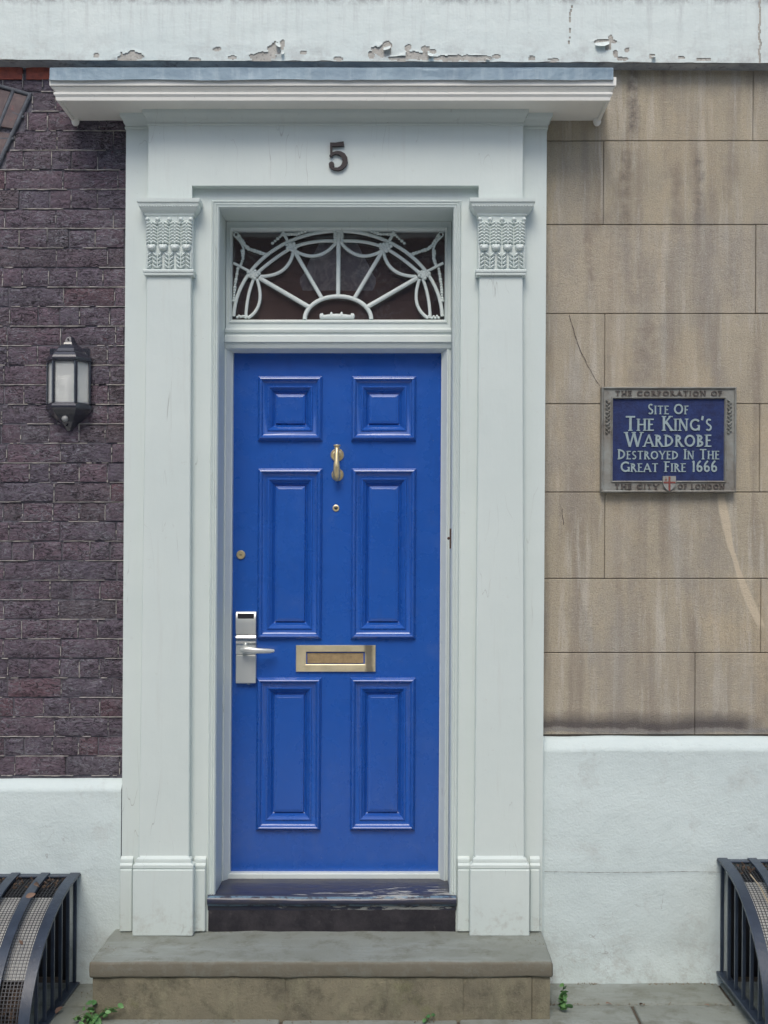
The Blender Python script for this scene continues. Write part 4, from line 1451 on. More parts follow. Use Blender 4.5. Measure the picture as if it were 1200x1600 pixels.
lk = G().box(px0, px1, YD + .001, YD - .022, lz(1068), lz(1023.5), .003).out('lever_lock', 'satin_steel', dr)
G().box(px0, px1, YD + .001, YD - .022, lz(1023), lz(991.5), .002).out('lock_body', 'satin_steel', lk)
g = G()
V, n_ = [], 9
prf = [(YD + .001, lz(956)), (YD - .020, lz(956)), (YD - .026, lz(959)), (YD - .030, lz(966)), (YD - .032, lz(975)), (YD - .028, lz(985)), (YD - .023, lz(991)), (YD + .001, lz(991))]
m = len(prf)
g.v = [(px0 + .0005, y, z) for y, z in prf] + [(px1 - .0005, y, z) for y, z in prf]
g.f = [(i, (i + 1) % m, m + (i + 1) % m, m + i) for i in range(m)] + [tuple(range(m)), tuple(range(m, 2 * m))]
g.out('reader_cover', 'satin_steel', lk, 50)
G().box(px0 + .008, px1 - .008, YD - .024, YD - .0312, lz(966.5), lz(958.5), .001).out('card_slot', 'slot_black', lk)
g = G()
V = []
cyl = []
for i in range(13):
    a = R(-65 + 130 * i / 12)
    cyl.append((YD - .012 - .018 * math.cos(a), (lz(991.5) + lz(1009)) / 2 + (lz(991.5) - lz(1009)) / 2 * math.sin(a) / math.sin(R(65))))
m = len(cyl)
g.v = [(px0 + .001, y, z) for y, z in cyl] + [(px1 - .001, y, z) for y, z in cyl]
g.f = [(i, i + 1, m + i + 1, m + i) for i in range(m - 1)] + [tuple(range(m)), tuple(range(m, 2 * m))]
g.out('hub_collar', 'polished_steel', lk, 60)
hx, hy, hz = X(381, YD - .05, 1016), YD - .052, Z(1016, YD - .052)
g = G().tube([(hx, YD - .02, hz), (hx, hy, hz)], .010, 14)
pth = [(hx - .012, hy, hz + .002), (hx, hy - .004, hz + .002), (hx + .02, hy - .007, hz + .001), (hx + .05, hy - .006, hz - .0015), (hx + .08, hy + .0, hz - .003), (hx + .105, hy + .010, hz - .004), (hx + .118, hy + .018, hz - .004)]
g.tube(pth, [.0075, .0125, .0130, .0120, .0105, .0095, .0070], 14, ry=.0075)
g.out('lever', 'satin_steel', lk, 60)
G().box(X(388, YD), X(393, YD), YD - .018, YD - .004, lz(1070), lz(1067.5), .0008).out('screw', 'polished_steel', lk)

# ================================================================== WALL LANTERN
yl = -.012
lt = thing('wall_lantern', 'black half-round wall lantern with frosted panes on the brick wall', 'lamp', (X(108, yl), 0, Z(672)))
LCX = X(109.5, -.0, 600)
LW = .0855


def lplan(w, d, flat=.03, fw=.52):
    d, flat = d * .80, flat * .8
    return [(-w, .0), (-w, -flat), (-w * fw, -d), (w * fw, -d), (w, -flat), (w, .0)]


def lloft(levels, name, mat, parent, sm=None, capit=True):
    g = G()
    for (py, w, d, fl_) in levels:
        for (x, y) in lplan(w, d, fl_):
            g.v.append((LCX + x, y + .004, Z(py, -.05)))
    n_ = 6
    for i in range(len(levels) - 1):
        for k in range(5):
            g.f.append((i * n_ + k, i * n_ + k + 1, (i + 1) * n_ + k + 1, (i + 1) * n_ + k))
    if capit:
        g.f += [tuple(range(n_)), tuple((len(levels) - 1) * n_ + k for k in range(n_))]
    return g.out(name, mat, parent, sm)


roof = lloft([(524, .014, .030, .012), (530, .022, .040, .015), (533, .024, .042, .016), (533.5, .028, .047, .017), (536.5, .031, .050, .018), (538, .040, .058, .020), (544, .056, .074, .023), (549, .064, .084, .025), (549.8, .067, .087, .026), (550.8, .067, .087, .026), (551.3, .071, .091, .027), (556, .083, .101, .030), (558.5, .0875, .105, .031), (560, .0885, .106, .031), (563, .0885, .106, .031), (563.8, .084, .101, .030), (566, .083, .099, .030)], 'lantern_roof', 'lantern_black', lt)
G().lathe((LCX, -.028, Z(528.5, -.05)), [(.0035, 0), (.0035, -.004)], 'y', 12).out('screw_hole', 'slot_black', roof)
lloft([(629.5, .083, .099, .030), (631, .083, .100, .030), (632, .087, .104, .031), (635, .0885, .106, .031), (638, .0885, .106, .031), (641, .084, .100, .029), (648, .070, .082, .024), (658, .040, .052, .018), (668, .017, .030, .012), (672, .010, .022, .010)], 'lantern_base', 'lantern_black', lt)
G().box(LCX - .078, LCX + .078, .0, -.010, Z(645), Z(545), .002).out('back_plate', 'lantern_black', lt)
G().box(LCX - .070, LCX + .070, -.0102, -.014, Z(628, -.02), Z(567, -.02), .001).out('added_reflector', 'bulb_white', lt)  # white panel added behind the bulb to brighten the panes
pts_ = lplan(.082, .098, .030)
zt_, zb_ = Z(565.5, -.05), Z(630, -.05)
for k in range(1, 5):
    x, y = pts_[k]
    g = G()
    w_ = .0070 if k in (2, 3) else .0045
    g.tube([(LCX + x, y + .006, zb_), (LCX + x, y + .006, zt_)], w_, 8, ry=.007)
    g.out('post', 'lantern_black', lt)
for k in range(1, 4):
    (xa, ya), (xb, yb2) = pts_[k], pts_[k + 1]
    g = G()
    g.v = [(LCX + xa, ya + .010, zb_), (LCX + xb, yb2 + .010, zb_), (LCX + xb, yb2 + .010, zt_), (LCX + xa, ya + .010, zt_)]
    g.f = [(0, 1, 2, 3)]
    g.out('pane', 'frosted_glass', lt)
g = G().lathe((LCX, -.036, Z(597, -.05)), [(.004, .033), (.018, .028), (.026, .014), (.028, .0), (.024, -.016), (.014, -.034), (.0135, -.05), (.0135, -.075)], 'z', 20)
g.out('bulb', 'bulb_white', lt, 60)
G().blob((LCX - .003, -.054, Z(654, -.06)), .0125, .012, .0125, 16, 10).out('motion_sensor', 'sensor_white', lt, 60)
G().lathe((LCX - .002, -.030, Z(664, -.05)), [(.0035, 0), (.0035, -.005)], 'y', 10).out('screw_hole', 'slot_black', lt)

# ================================================================== PLAQUE
YQ = -.030
pq = thing('wall_plaque', 'blue enamel plaque in a bronze frame about the royal wardrobe site', 'plaque', (X(1045, YQ, 690), 0, Z(769, YQ)))
qx0, qx1, qz0, qz1 = X(939.5, YQ, 690), X(1150.5, YQ, 690), Z(769.5, YQ), Z(604.5, YQ)
U = (qx1 - qx0) / 1022.0                     # crop units: 4.8 per photo pixel


def qp(a, b):                                # a, b in enlarged crop units (88..1110, 70..862)
    return (qx0 + (a - 88) * U, qz1 - (b - 70) * (qz1 - qz0) / 792.0)


G().rings(qx0, qx1, qz0, qz1, [(0, .0), (0, YQ), (.001, YQ - .004), (.004, YQ - .006), (.007, YQ - .004), (.008, YQ), (.010, YQ + .002), (.0385, YQ + .002), (.039, YQ - .002), (.0415, YQ - .004), (.044, YQ - .002), (.045, YQ + .006), (.047, YQ + .008)], cap=False).out('frame', 'plaque_bronze', pq, 30)
G().box(qx0 + .043, qx1 - .043, YQ + .007, .0, qz0 + .043, qz1 - .043).out('enamel_field', 'plaque_blue', pq)
T_, t_ = .17, .115
LET = {
    'A': (.86, [('l', .02, 0, .44, 1, t_), ('l', .42, 1, .84, 0, T_), ('l', .2, .33, .66, .33, t_)], [(.02, 0), (.84, 0)]),
    'B': (.62, [('l', .12, 0, .12, 1, T_), ('a', .14, .75, .34, .22, 90, -90, T_), ('a', .14, .27, .42, .25, 90, -90, T_)], [(.1, 0), (.1, 1)]),
    'C': (.86, [('a', .52, .5, .48, .47, 40, 320, T_)], []),
    'D': (.82, [('l', .12, 0, .12, 1, T_), ('a', .14, .5, .62, .46, 90, -90, T_)], [(.1, 0), (.1, 1)]),
    'E': (.56, [('l', .12, 0, .12, 1, T_), ('l', .12, .955, .54, .955, t_), ('l', .12, .53, .46, .53, t_), ('l', .12, .045, .56, .045, t_)], [(.08, 0), (.08, 1)]),
    'F': (.52, [('l', .12, 0, .12, 1, T_), ('l', .12, .955, .52, .955, t_), ('l', .12, .52, .44, .52, t_)], [(.12, 0), (.08, 1)]),
    'G': (.90, [('a', .52, .5, .48, .47, 42, 322, T_), ('l', .84, .02, .84, .44, T_), ('l', .68, .44, .92, .44, .08)], []),
    'H': (.82, [('l', .12, 0, .12, 1, T_), ('l', .70, 0, .70, 1, T_), ('l', .12, .52, .70, .52, t_)], [(.12, 0), (.12, 1), (.70, 0), (.70, 1)]),
    'I': (.24, [('l', .12, 0, .12, 1, T_)], [(.12, 0), (.12, 1)]),
    'K': (.76, [('l', .12, 0, .12, 1, T_), ('l', .14, .46, .62, 1, t_), ('l', .28, .60, .74, 0, T_)], [(.12, 0), (.12, 1), (.62, 1), (.72, 0)]),
    'L': (.54, [('l', .12, 0, .12, 1, T_), ('l', .12, .045, .54, .045, t_)], [(.12, 1), (.08, 0)]),
    'N': (.86, [('l', .12, 0, .12, 1, t_), ('l', .12, 1, .74, 0, T_), ('l', .74, 0, .74, 1, t_)], [(.12, 0), (.06, 1), (.74, 1)]),
    'O': (.98, [('a', .49, .5, .46, .47, 0, 360, T_)], []),
    'P': (.58, [('l', .12, 0, .12, 1, T_), ('a', .14, .71, .40, .26, 90, -90, T_)], [(.12, 0), (.1, 1)]),
    'R': (.70, [('l', .12, 0, .12, 1, T_), ('a', .14, .73, .36, .24, 90, -90, T_), ('l', .30, .50, .68, 0, T_)], [(.12, 0), (.1, 1), (.68, 0)]),
    'S': (.56, [('s',)], []),
    'T': (.74, [('l', .37, 0, .37, 1, T_), ('l', .02, .955, .72, .955, t_)], [(.37, 0)]),
    'W': (1.28, [('l', .04, 1, .34, 0, T_), ('l', .34, 0, .64, 1, t_), ('l', .62, 1, .92, 0, T_), ('l', .92, 0, 1.22, 1, t_)], [(.04, 1), (.63, 1), (1.22, 1)]),
    'Y': (.80, [('l', .40, 0, .40, .48, T_), ('l', .40, .46, .04, 1, T_), ('l', .40, .46, .76, 1, t_)], [(.40, 0), (.04, 1), (.76, 1)]),
    "'": (.20, [('l', .06, .72, .12, 1, .14)], []),
    '1': (.30, [('l', .15, 0, .15, 1.06, T_), ('l', .15, 1.05, .0, .92, t_)], []),
    '6': (.60, [('a', .31, .31, .27, .29, 0, 360, T_), ('a', .62, .42, .60, .72, 112, 178, T_)], []),
}


def letter_geo(ch, x, z, sx, sz, y0, y1):
    g = G()
    w, strokes, serifs = LET[ch]
    k = 0
    for s_ in strokes:
        dy = -.00012 * k
        k += 1
        if s_[0] == 'l':
            pts = [(s_[1], s_[2]), (s_[3], s_[4])]
            hw = s_[5] / 2
        elif s_[0] == 'a':
            pts = arcpts(s_[1], s_[2], s_[3] - .06, s_[4] - .05, s_[5], s_[6], 18)
            hw = s_[7] / 2
        else:
            pts = arcpts(.29, .735, .19, .205, 35, 265, 10) + arcpts(.26, .265, .22, .215, 85, -140, 10)
            hw = .075
        ribbon(g, [(x + a * sx, z + b * sz) for a, b in pts], hw * (sx + sz) / 2, y0 + dy, y1)
    for (a, b) in serifs:
        k += 1
        bb = .03 if b == 0 else .97
        ribbon(g, [(x + (a - .16) * sx, z + bb * sz), (x + (a + .16) * sx, z + bb * sz)], .035 * sz, y0 - .00012 * k, y1)
    return g


def text_line(s, a0, a1, base, cap, mat, y0, y1, small=.82, gap=.13, space=.42, allbig=False):
    """small caps between crop columns a0..a1; base line and capital height in crop units"""
    tot, first, lay = 0.0, True, []
    for ch in s:
        if ch == ' ':
            tot += space
            first = True
            continue
        k = 1.0 if (first or allbig or ch in "16") else small
        if ch == "'":
            k = 1.0
        lay.append((ch, tot, k))
        tot += LET[ch][0] * k + gap
        first = False
    tot -= gap
    (xa, zb0), (xb, _) = qp(a0, base), qp(a1, base)
    hz = cap * (qz1 - qz0) / 792.0
    sx = (xb - xa) / tot
    for ch, o, k in lay:
        letter_geo(ch, xa + o * sx, zb0, sx * k, hz * k, y0, y1).out('letter', mat, pq)


yl_ = YQ + .0035
for args in (("SITE OF", 442, 748, 274, 78), ("THE KING'S", 272, 926, 398, 110), ("WARDROBE", 272, 924, 518, 110), ("DESTROYED IN THE", 216, 984, 612, 76), ("GREAT FIRE 1666", 236, 968, 707, 78)):
    s, a0, a1, base, cap = args
    text_line(s, a0, a1, base, cap, 'plaque_letter', yl_, YQ + .0075, space=.5 if len(s) > 9 else .42)
for args in (("THE CORPORATION OF", 192, 1000, 138, 38), ("THE CITY", 192, 524, 836, 38), ("OF LONDON", 668, 1022, 836, 38)):
    s, a0, a1, base, cap = args
    text_line(s, a0, a1, base, cap, 'plaque_letter_bronze', YQ - .0030, YQ + .0022, allbig=True, gap=.22, space=.55)
# shield: quartered by a cross, small sword in the first quarter
def sh(pts):
    return [qp(a, b) for a, b in pts]


shp = [(553, 740), (650, 740), (650, 790), (643, 815), (625, 838), (601, 856), (577, 838), (560, 815), (553, 790)]
shd = G().prism(sh(shp), YQ - .010, YQ + .004).out('shield', 'shield_white', pq)
G().prism(sh([(594, 744), (608, 744), (608, 846), (601, 852), (594, 846)]), YQ - .0115, YQ - .009).out('cross', 'shield_red', shd)
G().prism(sh([(556, 782), (593.5, 782), (593.5, 795), (557, 795)]), YQ - .0115, YQ - .009).prism(sh([(608.5, 782), (647, 782), (646, 795), (608.5, 795)]), YQ - .0115, YQ - .009).out('cross', 'shield_red', shd)
G().prism(sh([(572, 750), (577, 750), (577, 776), (572, 776)]), YQ - .0112, YQ - .009).prism(sh([(566, 766), (571.5, 766), (571.5, 771), (566, 771)]), YQ - .0112, YQ - .009).prism(sh([(577.5, 766), (583, 766), (583, 771), (577.5, 771)]), YQ - .0112, YQ - .009).out('sword', 'shield_red', shd)
for side, xc in ((0, 136), (1, 1058)):      # foliate relief down the sides of the frame
    g = G()
    for k in range(17):
        b = 175 + k * 15
        sgn = 1 if k % 2 else -1
        x_, z_ = qp(xc + sgn * 9 + 5 * nz(k, side), b)
        g.blob((x_, YQ + .000, z_), .0062, .007, .0034, 7, 4, rot=sgn * .8)
    x_, z_ = qp(xc, 262)
    g.blob((x_, YQ, z_), .006, .006, .005, 8, 5)
    x_, z_ = qp(xc, 350)
    g.blob((x_, YQ, z_), .006, .006, .005, 8, 5)
    p0, p1 = qp(xc, 170), qp(xc, 425)
    g.tube([(p0[0], YQ + .001, p0[1]), (p1[0], YQ + .001, p1[1])], .0016, 6)
    g.out('relief_ornament', 'plaque_bronze', pq, 60)

# ================================================================== STEPS
stp = thing('stone_step', 'worn grey stone step with a brown riser in front of the door', 'step', (X(505, -.2), -.2, .0))
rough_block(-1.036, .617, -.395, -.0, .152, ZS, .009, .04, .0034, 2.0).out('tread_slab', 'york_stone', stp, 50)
SX = [-1.022, -.985, X(450, -.38), X(728, -.38), .545, .607]
for a, b in zip(SX, SX[1:]):
    if b - a < .07:
        continue
rs = [(-1.024, X(450, -.38) - .0002), (X(450, -.38) + .0002, X(728, -.38) - .0002), (X(728, -.38) + .0002, .5412), (.543, .607)]
for i, (a, b) in enumerate(rs):
    rough_block(a, b, -.385 + (.004 if i == 3 else 0), -.01, -.05, .1505, .0012, .05, .0008, i * 4.4).out('riser_block', 'riser_stone', stp, 50)

th = thing('threshold_step', 'black painted wooden threshold with worn navy tread below the blue door', 'step', (X(520, -.05), -.05, ZS))
ZTR = .352
tx0, tx1 = X(324.5, -.07, 1400), X(713, -.07, 1400)
g = G()
V, Fc = [], []
nx_ = 80
prf = [(.16, ZTR + .002), (.10, ZTR + .001), (.04, ZTR), (-.02, ZTR - .001), (-.05, ZTR - .0015), (-.067, ZTR - .002), (-.076, ZTR - .005), (-.084, ZTR - .011), (-.088, ZTR - .020), (-.086, ZTR - .031), (-.080, ZTR - .039), (-.074, ZTR - .043), (-.070, ZTR - .047), (-.068, ZTR - .053), (-.066, ZTR - .062)]
for i in range(nx_ + 1):
    u = i / nx_
    for (y, z) in prf:
        if y > YC - .004:
            xa, xb = OPL + .0015, OPR - .0015
        else:
            xa, xb = tx0, tx1
        x = xa + (xb - xa) * u
        w = -.005 * math.exp(-((u - .52) / .28) ** 2) if y < .1 and z > ZTR - .03 else 0
        V.append((x, y + .0015 * nz(x * 8, z * 30), z + w + .0012 * nz(x * 11, y * 20, 5)))
m = len(prf)
for i in range(nx_):
    for k in range(m - 1):
        Fc.append((i * m + k, i * m + k + 1, (i + 1) * m + k + 1, (i + 1) * m + k))
Fc += [tuple(range(m)), tuple(nx_ * m + k for k in range(m))]
mk('tread', V, Fc, 'tread_paint', th, 50)
g = G()
V, Fc = [], []
for i in range(61):
    x = tx0 + .002 + (tx1 - tx0 - .004) * i / 60
    for k in range(9):
        z = ZS - .004 + (ZTR - .05 - ZS + .004) * k / 8
        V.append((x, -.0655 + .0025 * nz(x * 6, z * 12, 3), z))
for i in range(60):
    for k in range(8):
        a = i * 9 + k
        Fc.append((a, a + 1, a + 10, a + 9))
mk('riser', V, Fc, 'riser_black', th, 50)
# body behind, so that no gap opens to the sides
G().box(OPL + .004, OPR - .004, -.030, .20, ZS - .005, ZTR - .006).out('carcass', 'riser_black', th)

# ================================================================== WINDOW GUARDS
def guard(label, xs, sgn, ztop, zbase, depth, group):
    """curved iron guard; xs = x of the side facing the door, sgn = direction away from the door"""
    root = thing('window_guard', label, 'window guard', (xs + sgn * .4, -.3, .0), group)
    y0 = YPL - .004
    H, A = ztop - zbase, depth

    def pt(th, k=1.0):
        return (y0 - A * k * math.sin(th), zbase + H * k * math.cos(th))
    N = 26
    W = .92
    nb_ = 9
    for b in range(nb_):
        x = xs + sgn * b * .115
        g = G()
        hw, tk = (.017 if b else .019), .010
        n0 = 0
        for i in range(N + 1):
            th_ = math.pi / 2 * i / N
            y, z = pt(th_)
            ny, nz_ = -H * math.sin(th_), A * math.cos(th_)
            l = math.hypot(ny, nz_)
            ny, nz_ = ny / l, nz_ / l
            for (dx, dn) in ((-hw, 0), (-hw, tk), (hw, tk), (hw, 0)):
                g.v.append((x + dx, y + ny * dn, z + nz_ * dn))
            if i:
                a = i * 4
                for k in range(4):
                    g.f.append((a - 4 + k, a - 4 + (k + 1) % 4, a + (k + 1) % 4, a + k))
        g.f += [(0, 1, 2, 3), (N * 4, N * 4 + 1, N * 4 + 2, N * 4 + 3)]
        g.out('curved_bar', 'iron', root, 40)
    for k in range(1, 7):                     # uprights of the end
        th_ = math.asin(min(.985, (.005 + k * .092) / A)) if k else .0
        y, z = pt(th_)
        for e_, xx in ((0, xs), (1, xs + sgn * W)):
            if e_ and k % 2:
                continue
            G().box(xx - .006, xx + .006, y - .006, y + .006, zbase, z + .003, .001).out('upright', 'iron', root)
    for xx in (xs, xs + sgn * W):
        G().box(xx - .006, xx + .006, y0 - .012, y0, zbase, ztop - .004, .001).out('upright', 'iron', root)
        G().box(xx - .020, xx + .020, y0 - A - .01, y0, zbase - .012, zbase, .002).out('base_bar', 'iron', root)
    a, b = sorted((xs - sgn * .02, xs + sgn * (W + .02)))
    G().box(a, b, y0 - A - .02, y0 - A + .02, zbase - .014, zbase - .001, .002).out('base_bar', 'iron', root)
    G().box(a, b, y0 - .028, y0 + .008, ztop - .004, ztop + .004, .002).out('wall_bar', 'iron', root)
    # woven wire under the bars
    g = G()
    k_ = .985
    P_ = .0125
    nw = int(W / P_)
    for i in range(nw):
        x = xs + sgn * (P_ * (i + .5))
        for j in range(20):
            t0, t1 = math.pi / 2 * j / 20, math.pi / 2 * (j + 1) / 20
            (ya, za), (yb, zb) = pt(t0, k_), pt(t1, k_)
            d_ = .0016
            g.add([(x - d_, ya, za), (x + d_, ya, za), (x + d_, yb, zb), (x - d_, yb, zb)], [(0, 1, 2, 3)])
    s, th_, acc = 0.0, 0.0, 0.0
    while th_ < math.pi / 2:
        (ya, za), (yb, zb) = pt(th_ - .0026, k_ + .002), pt(th_ + .0026, k_ + .002)
        xa, xb = xs, xs + sgn * W
        g.add([(xa, ya, za), (xb, ya, za), (xb, yb, zb), (xa, yb, zb)], [(0, 1, 2, 3)])
        th_ += P_ / math.hypot(A * math.cos(th_), H * math.sin(th_))
    tag(g.out('wire_mesh', 'wire', root), kind='stuff')
    # pale sheet lining the mesh, litter lying in the toe of the guard
    g = G()
    t0, t1 = .30, 1.06
    for i in range(13):
        th_ = t0 + (t1 - t0) * i / 12
        y, z = pt(th_, .955)
        g.v += [(xs + sgn * .022, y + .003 * nz(i, 1), z), (xs + sgn * (W - .02), y, z)]
        if i:
            g.f.append((i * 2 - 2, i * 2 - 1, i * 2 + 1, i * 2))
    g.out('lining_sheet', 'pale_sheet', root, 60)
    g = G()
    for i in range(420):
        th_ = random.uniform(1.02, 1.5)
        y, z = pt(th_, random.uniform(.84, .95))
        x = xs + sgn * random.uniform(.03, W - .03)
        a = random.uniform(0, 6.28)
        l, w = random.uniform(.012, .03), random.uniform(.006, .014)
        c_, s_ = math.cos(a), math.sin(a)
        g.add([(x - l * c_, y - l * s_ * .4, z - l * s_), (x + w * s_, y - .004, z - w * c_), (x + l * c_, y + l * s_ * .4, z + l * s_), (x - w * s_, y - .004, z + w * c_)], [(0, 1, 2, 3)])
    for i in range(13):
        th_ = .98 + .57 * i / 12
        y, z = pt(th_, .86)
        k = len(g.v)
        g.v += [(xs + sgn * .02, y, z), (xs + sgn * (W - .02), y, z)]
        if i:
            g.f.append((prevk, prevk + 1, k + 1, k))
        prevk = k
    tag(g.out('leaf_litter', 'leaf_litter', root), kind='stuff')
    # dark grime along the top, where bars meet the wall
    g = G()
    for i in range(260):
        th_ = random.uniform(.03, .22)
        y, z = pt(th_, random.uniform(.97, 1.0))
        x = xs + sgn * random.uniform(.0, W)
        g.blob((x, y, z), random.uniform(.003, .012), random.uniform(.003, .008), random.uniform(.002, .006), 5, 3, rot=random.uniform(0, 3))
    tag(g.out('grime', 'leaf_litter', root), kind='stuff')
    return root, pt


gl_, ptl = guard('curved black iron window guard with wire mesh at bottom left corner', LX, -1, .418, .006, .60, 'window guards')
gr_, ptr = guard('curved black iron window guard with dead twig at bottom right corner', RX, 1, .475, .048, .58, 'window guards')


def leaf_mesh(l, w, seed):
    V, Fc = [], []
    for i in range(7):
        u = i / 6
        hw = w * math.sin(math.pi * min(1, u * .92 + .06)) ** .8
        zc = .12 * l * math.sin(u * 3 + seed)
        V += [(u * l - l / 2, -hw, zc + hw * .5), (u * l - l / 2, 0, zc), (u * l - l / 2, hw, zc + hw * .5 + .1 * w * math.sin(u * 7 + seed))]
        if i:
            a = i * 3
            Fc += [(a - 3, a - 2, a + 1, a), (a - 2, a - 1, a + 2, a + 1)]
    me = bpy.data.meshes.new('leaf')
    me.from_pydata(V, [], Fc)
    me.shade_smooth()
    return me


dl = leaf_mesh(.05, .014, 1.0)
dl.materials.append(M['dry_leaf'])


def dry(loc, rot, sc, label, group=None):
    o = bpy.data.objects.new('dry_leaf', dl)
    COL.objects.link(o)
    o.location, o.rotation_euler, o.scale = loc, rot, (sc, sc, sc)
    tag(o, label, 'leaf', group)


y, z = ptl(.24, 1.02)
dry((X(54, y, 1385), y, z + .006), (.9, .3, 1.1), 0.75, 'upper brown dry leaf caught near the top of left window guard')
y, z = ptl(.36, 1.02)
dry((X(45, y, 1385), y, z + .004), (1.0, -.4, .2), 0.7, 'lower brown dry leaf caught near the top of left window guard')
y, z = ptl(.78, 1.02)
dry((X(29, y, 1520), y, z), (1.2, .9, .3), 0.4, 'small red-brown leaf on the mesh of left window guard')
dry((X(88, -.33, 1585), -.33, .012), (.2, -.5, 1.1), 0.7, 'curled pale leaf on the ground beside left window guard')
dry((X(947, -.26, 1575), -.26, .006), (.1, .1, .3), .5, 'dry leaf scrap on the paving joint right of the step')
dry((X(998, -.27, 1571), -.27, .008), (.4, .2, 1.9), .5, 'pale dry scrap on the paving beyond the step')
dry((X(1100, -.27, 1570), -.27, .006), (.1, -.2, 2.4), .4, 'dry scrap on the paving nearest the right window guard')

# dead stalk across the right guard
stk = thing('dead_twig', 'pale dead twig trailing over the mesh of right window guard', 'twig', (1.36, -.2, .4))
pts = []
for i, th_ in enumerate((.30, .45, .62, .80, .98, 1.12, 1.24)):
    y, z = ptr(th_, 1.035)
    pts.append((RX + .055 + .006 * i + .006 * math.sin(i * 1.3), y, z))
G().tube(pts, .0024, 6).out('stem', 'dead_stalk', stk, 60)
for (i, dx, dth) in ((3, .03, .2), (5, .03, -.12), (5, -.022, .06), (2, .035, .1)):
    th_ = (.30, .45, .62, .80, .98, 1.12, 1.24)[i]
    y, z = ptr(th_ + dth, 1.04)
    G().tube([pts[i], ((pts[i][0] * 2 + dx) / 2 + .004, (pts[i][1] + y) / 2, (pts[i][2] + z) / 2 + .006), (pts[i][0] + dx, y, z)], .0016, 5).out('side_shoot', 'dead_stalk', stk, 60)

# ================================================================== WEEDS
wl = leaf_mesh(.024, .0095, 2.0)
wl.materials.append(M['weed_leaf'])


def weed(label, base, tips):
    root = thing('weed_plant', label, 'weed', base)
    for (dx, dy, dz, nl, sc) in tips:
        p0 = Vector(base)
        p1 = p0 + Vector((dx, dy, dz))
        md = (p0 + p1) / 2 + Vector((0, 0, abs(dx) * .25 + .006))
        G().tube([tuple(p0), tuple(md), tuple(p1)], .0013, 5).out('stem', 'weed_stem', root)
        for k in range(nl):
            u = 1 - k * .2
            q_ = p0.lerp(p1, u) + Vector((random.uniform(-.012, .012), random.uniform(-.010, .006), random.uniform(-.006, .01)))
            o = bpy.data.objects.new('leaf', wl)
            COL.objects.link(o)
            o.parent = root
            o.location = q_ - Vector(base) + Vector((LEAN * (q_.z - CZ), 0, 0))
            o.rotation_euler = (random.uniform(.2, 1.1), random.uniform(-.6, .6), random.uniform(-3.1, 3.1))
            s_ = sc * random.uniform(.8, 1.25)
            o.scale = (s_, s_, s_)


bx = X(148, -.40, 1590)
weed('leafy green weed at the left foot of the stone step', (bx, -.405, .0), [(-.055, -.01, .018, 4, 1.0), (-.03, 0, .045, 3, 1.0), (-.008, .01, .07, 3, .9), (.03, .0, .035, 5, 1.0), (.065, -.005, .04, 5, 1.0), (.09, -.01, .055, 4, .9), (.0, -.03, .012, 5, 1.0), (-.07, -.02, .02, 3, .9), (.02, -.03, .01, 4, 1.1), (-.03, -.05, .0, 4, 1.0)])
bx = X(876, -.3, 1560)
weed('upright green weed in the corner right of the stone step', (bx, -.30, .005), [(.012, 0, .085, 3, 1.2), (.005, -.01, .055, 4, 1.2), (-.004, -.02, .03, 4, 1.1), (.015, -.03, .012, 4, 1.1), (.004, .01, .045, 3, 1.1)])
bx = X(668, -.40, 1588)
weed('tiny green weed sprouting from the joint below the step riser', (bx, -.402, .002), [(-.012, -.005, .008, 2, .7), (.012, -.004, .014, 2, .75), (.018, -.01, .022, 2, .75)])

# grit and crumbs swept into corners and joints
g = G()


def crumb(x, y, z, a=.0010, b=.0055):
    r_ = a + (b - a) * random.random() ** 2.5 * .7
    if nz(x * 9, y * 9, 2) < -.05:
        return
    g.blob((x, y, z + r_ * .2), r_ * random.uniform(.7, 1.5), r_, r_ * .6, 5, 3, rot=random.uniform(0, 3))


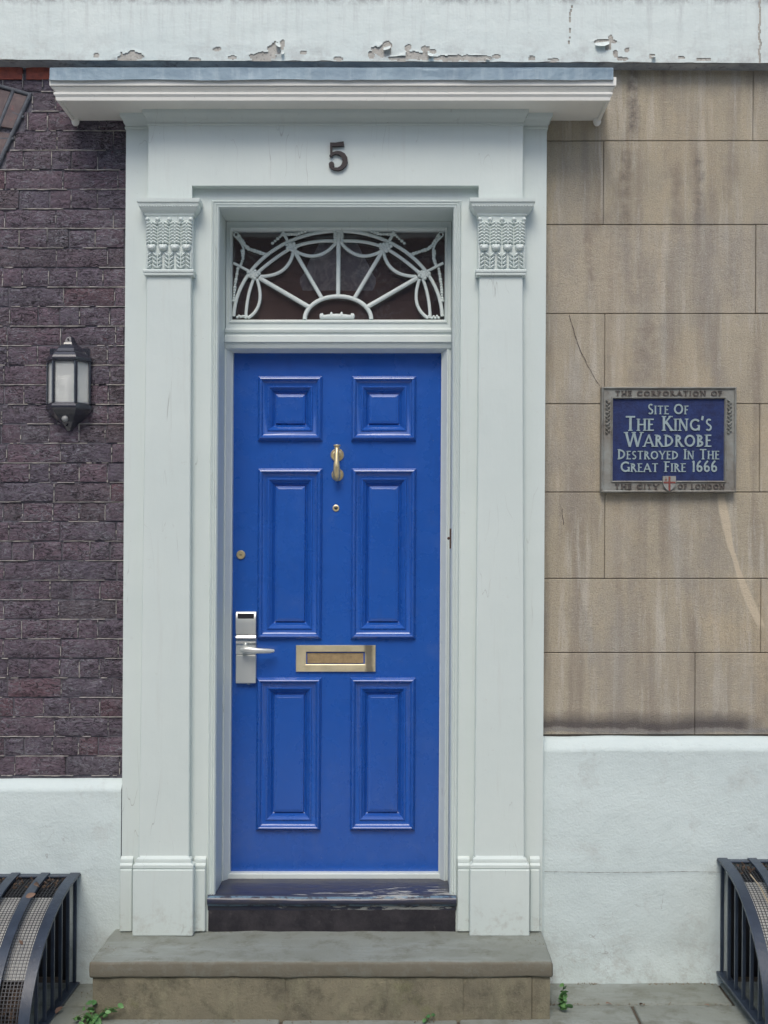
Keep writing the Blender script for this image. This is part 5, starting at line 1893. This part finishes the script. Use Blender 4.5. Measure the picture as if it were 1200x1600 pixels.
for i in range(230):
    crumb(random.uniform(.63, 1.30), YPL - random.uniform(.002, .022) ** 1.0, .0)
for i in range(160):
    crumb(random.uniform(-1.03, .61), -.392 - abs(random.gauss(0, .010)), .0)
for i in range(90):
    crumb(random.uniform(.62, 1.3), -.25 + random.gauss(0, .006), .0)
for i in range(60):
    crumb(random.choice((-1.0, .58)) + random.uniform(-.03, .03), random.uniform(-.3, -.06), ZS, .0012, .003)
for i in range(120):
    crumb(random.uniform(OPL, OPR), -.068 - abs(random.gauss(0, .006)), ZS, .0012, .003)
for i in range(90):
    crumb(random.uniform(-1.17, -1.03), random.uniform(-.40, YPL), .0)
for i in range(40):
    crumb(random.uniform(.62, 1.28), random.uniform(-.45, -.05), .002, .001, .003)
tag(g.out('grit', 'grit'), 'loose grit gathered in the corners of the step and paving', 'grit', None, 'stuff')

# ================================================================== HOUSE OPPOSITE (seen only as a reflection in glass, brass and gloss paint)
YO = -9.6
oh = thing('brick_house', 'brown brick house across the street mirrored in the fanlight glass, white ground floor added as fill light', 'house', (0, YO, -.12))
hol = []
for zr in ((.9, 2.6), (3.7, 5.4)):
    for xc in (-7.2, -4.8, -2.4, 0.1, 2.5, 4.9, 7.3):
        hol.append((xc - .5, xc + .5, zr[0], zr[1]))
G().holed(-10, 10, 3.0, 6.0, [h for h in hol if h[2] > 3], YO, YO - .3).out('wall', 'brick_house', oh)
G().holed(-10.02, 10.02, -.15, 2.998, [h for h in hol if h[2] < 3], YO + .04, YO - .3).out('fill_stucco_front', 'white_stucco', oh)  # unseen white ground floor, added to throw fill light at the door
for (a, b, c, d) in hol:
    w_ = G().holed(a, b, c, d, [(a + .06, b - .06, c + .06, (c + d) / 2 - .03), (a + .06, b - .06, (c + d) / 2 + .03, d - .06)], YO - .10, YO - .14).out('window', 'white_frame', oh)
    G().box(a + .01, b - .01, YO - .15, YO - .16, c + .01, d - .01).out('pane', 'window_dark', w_)
G().box(-10.1, 10.1, YO + .12, YO - .3, 6.002, 6.15).out('cornice', 'ashlar', oh)
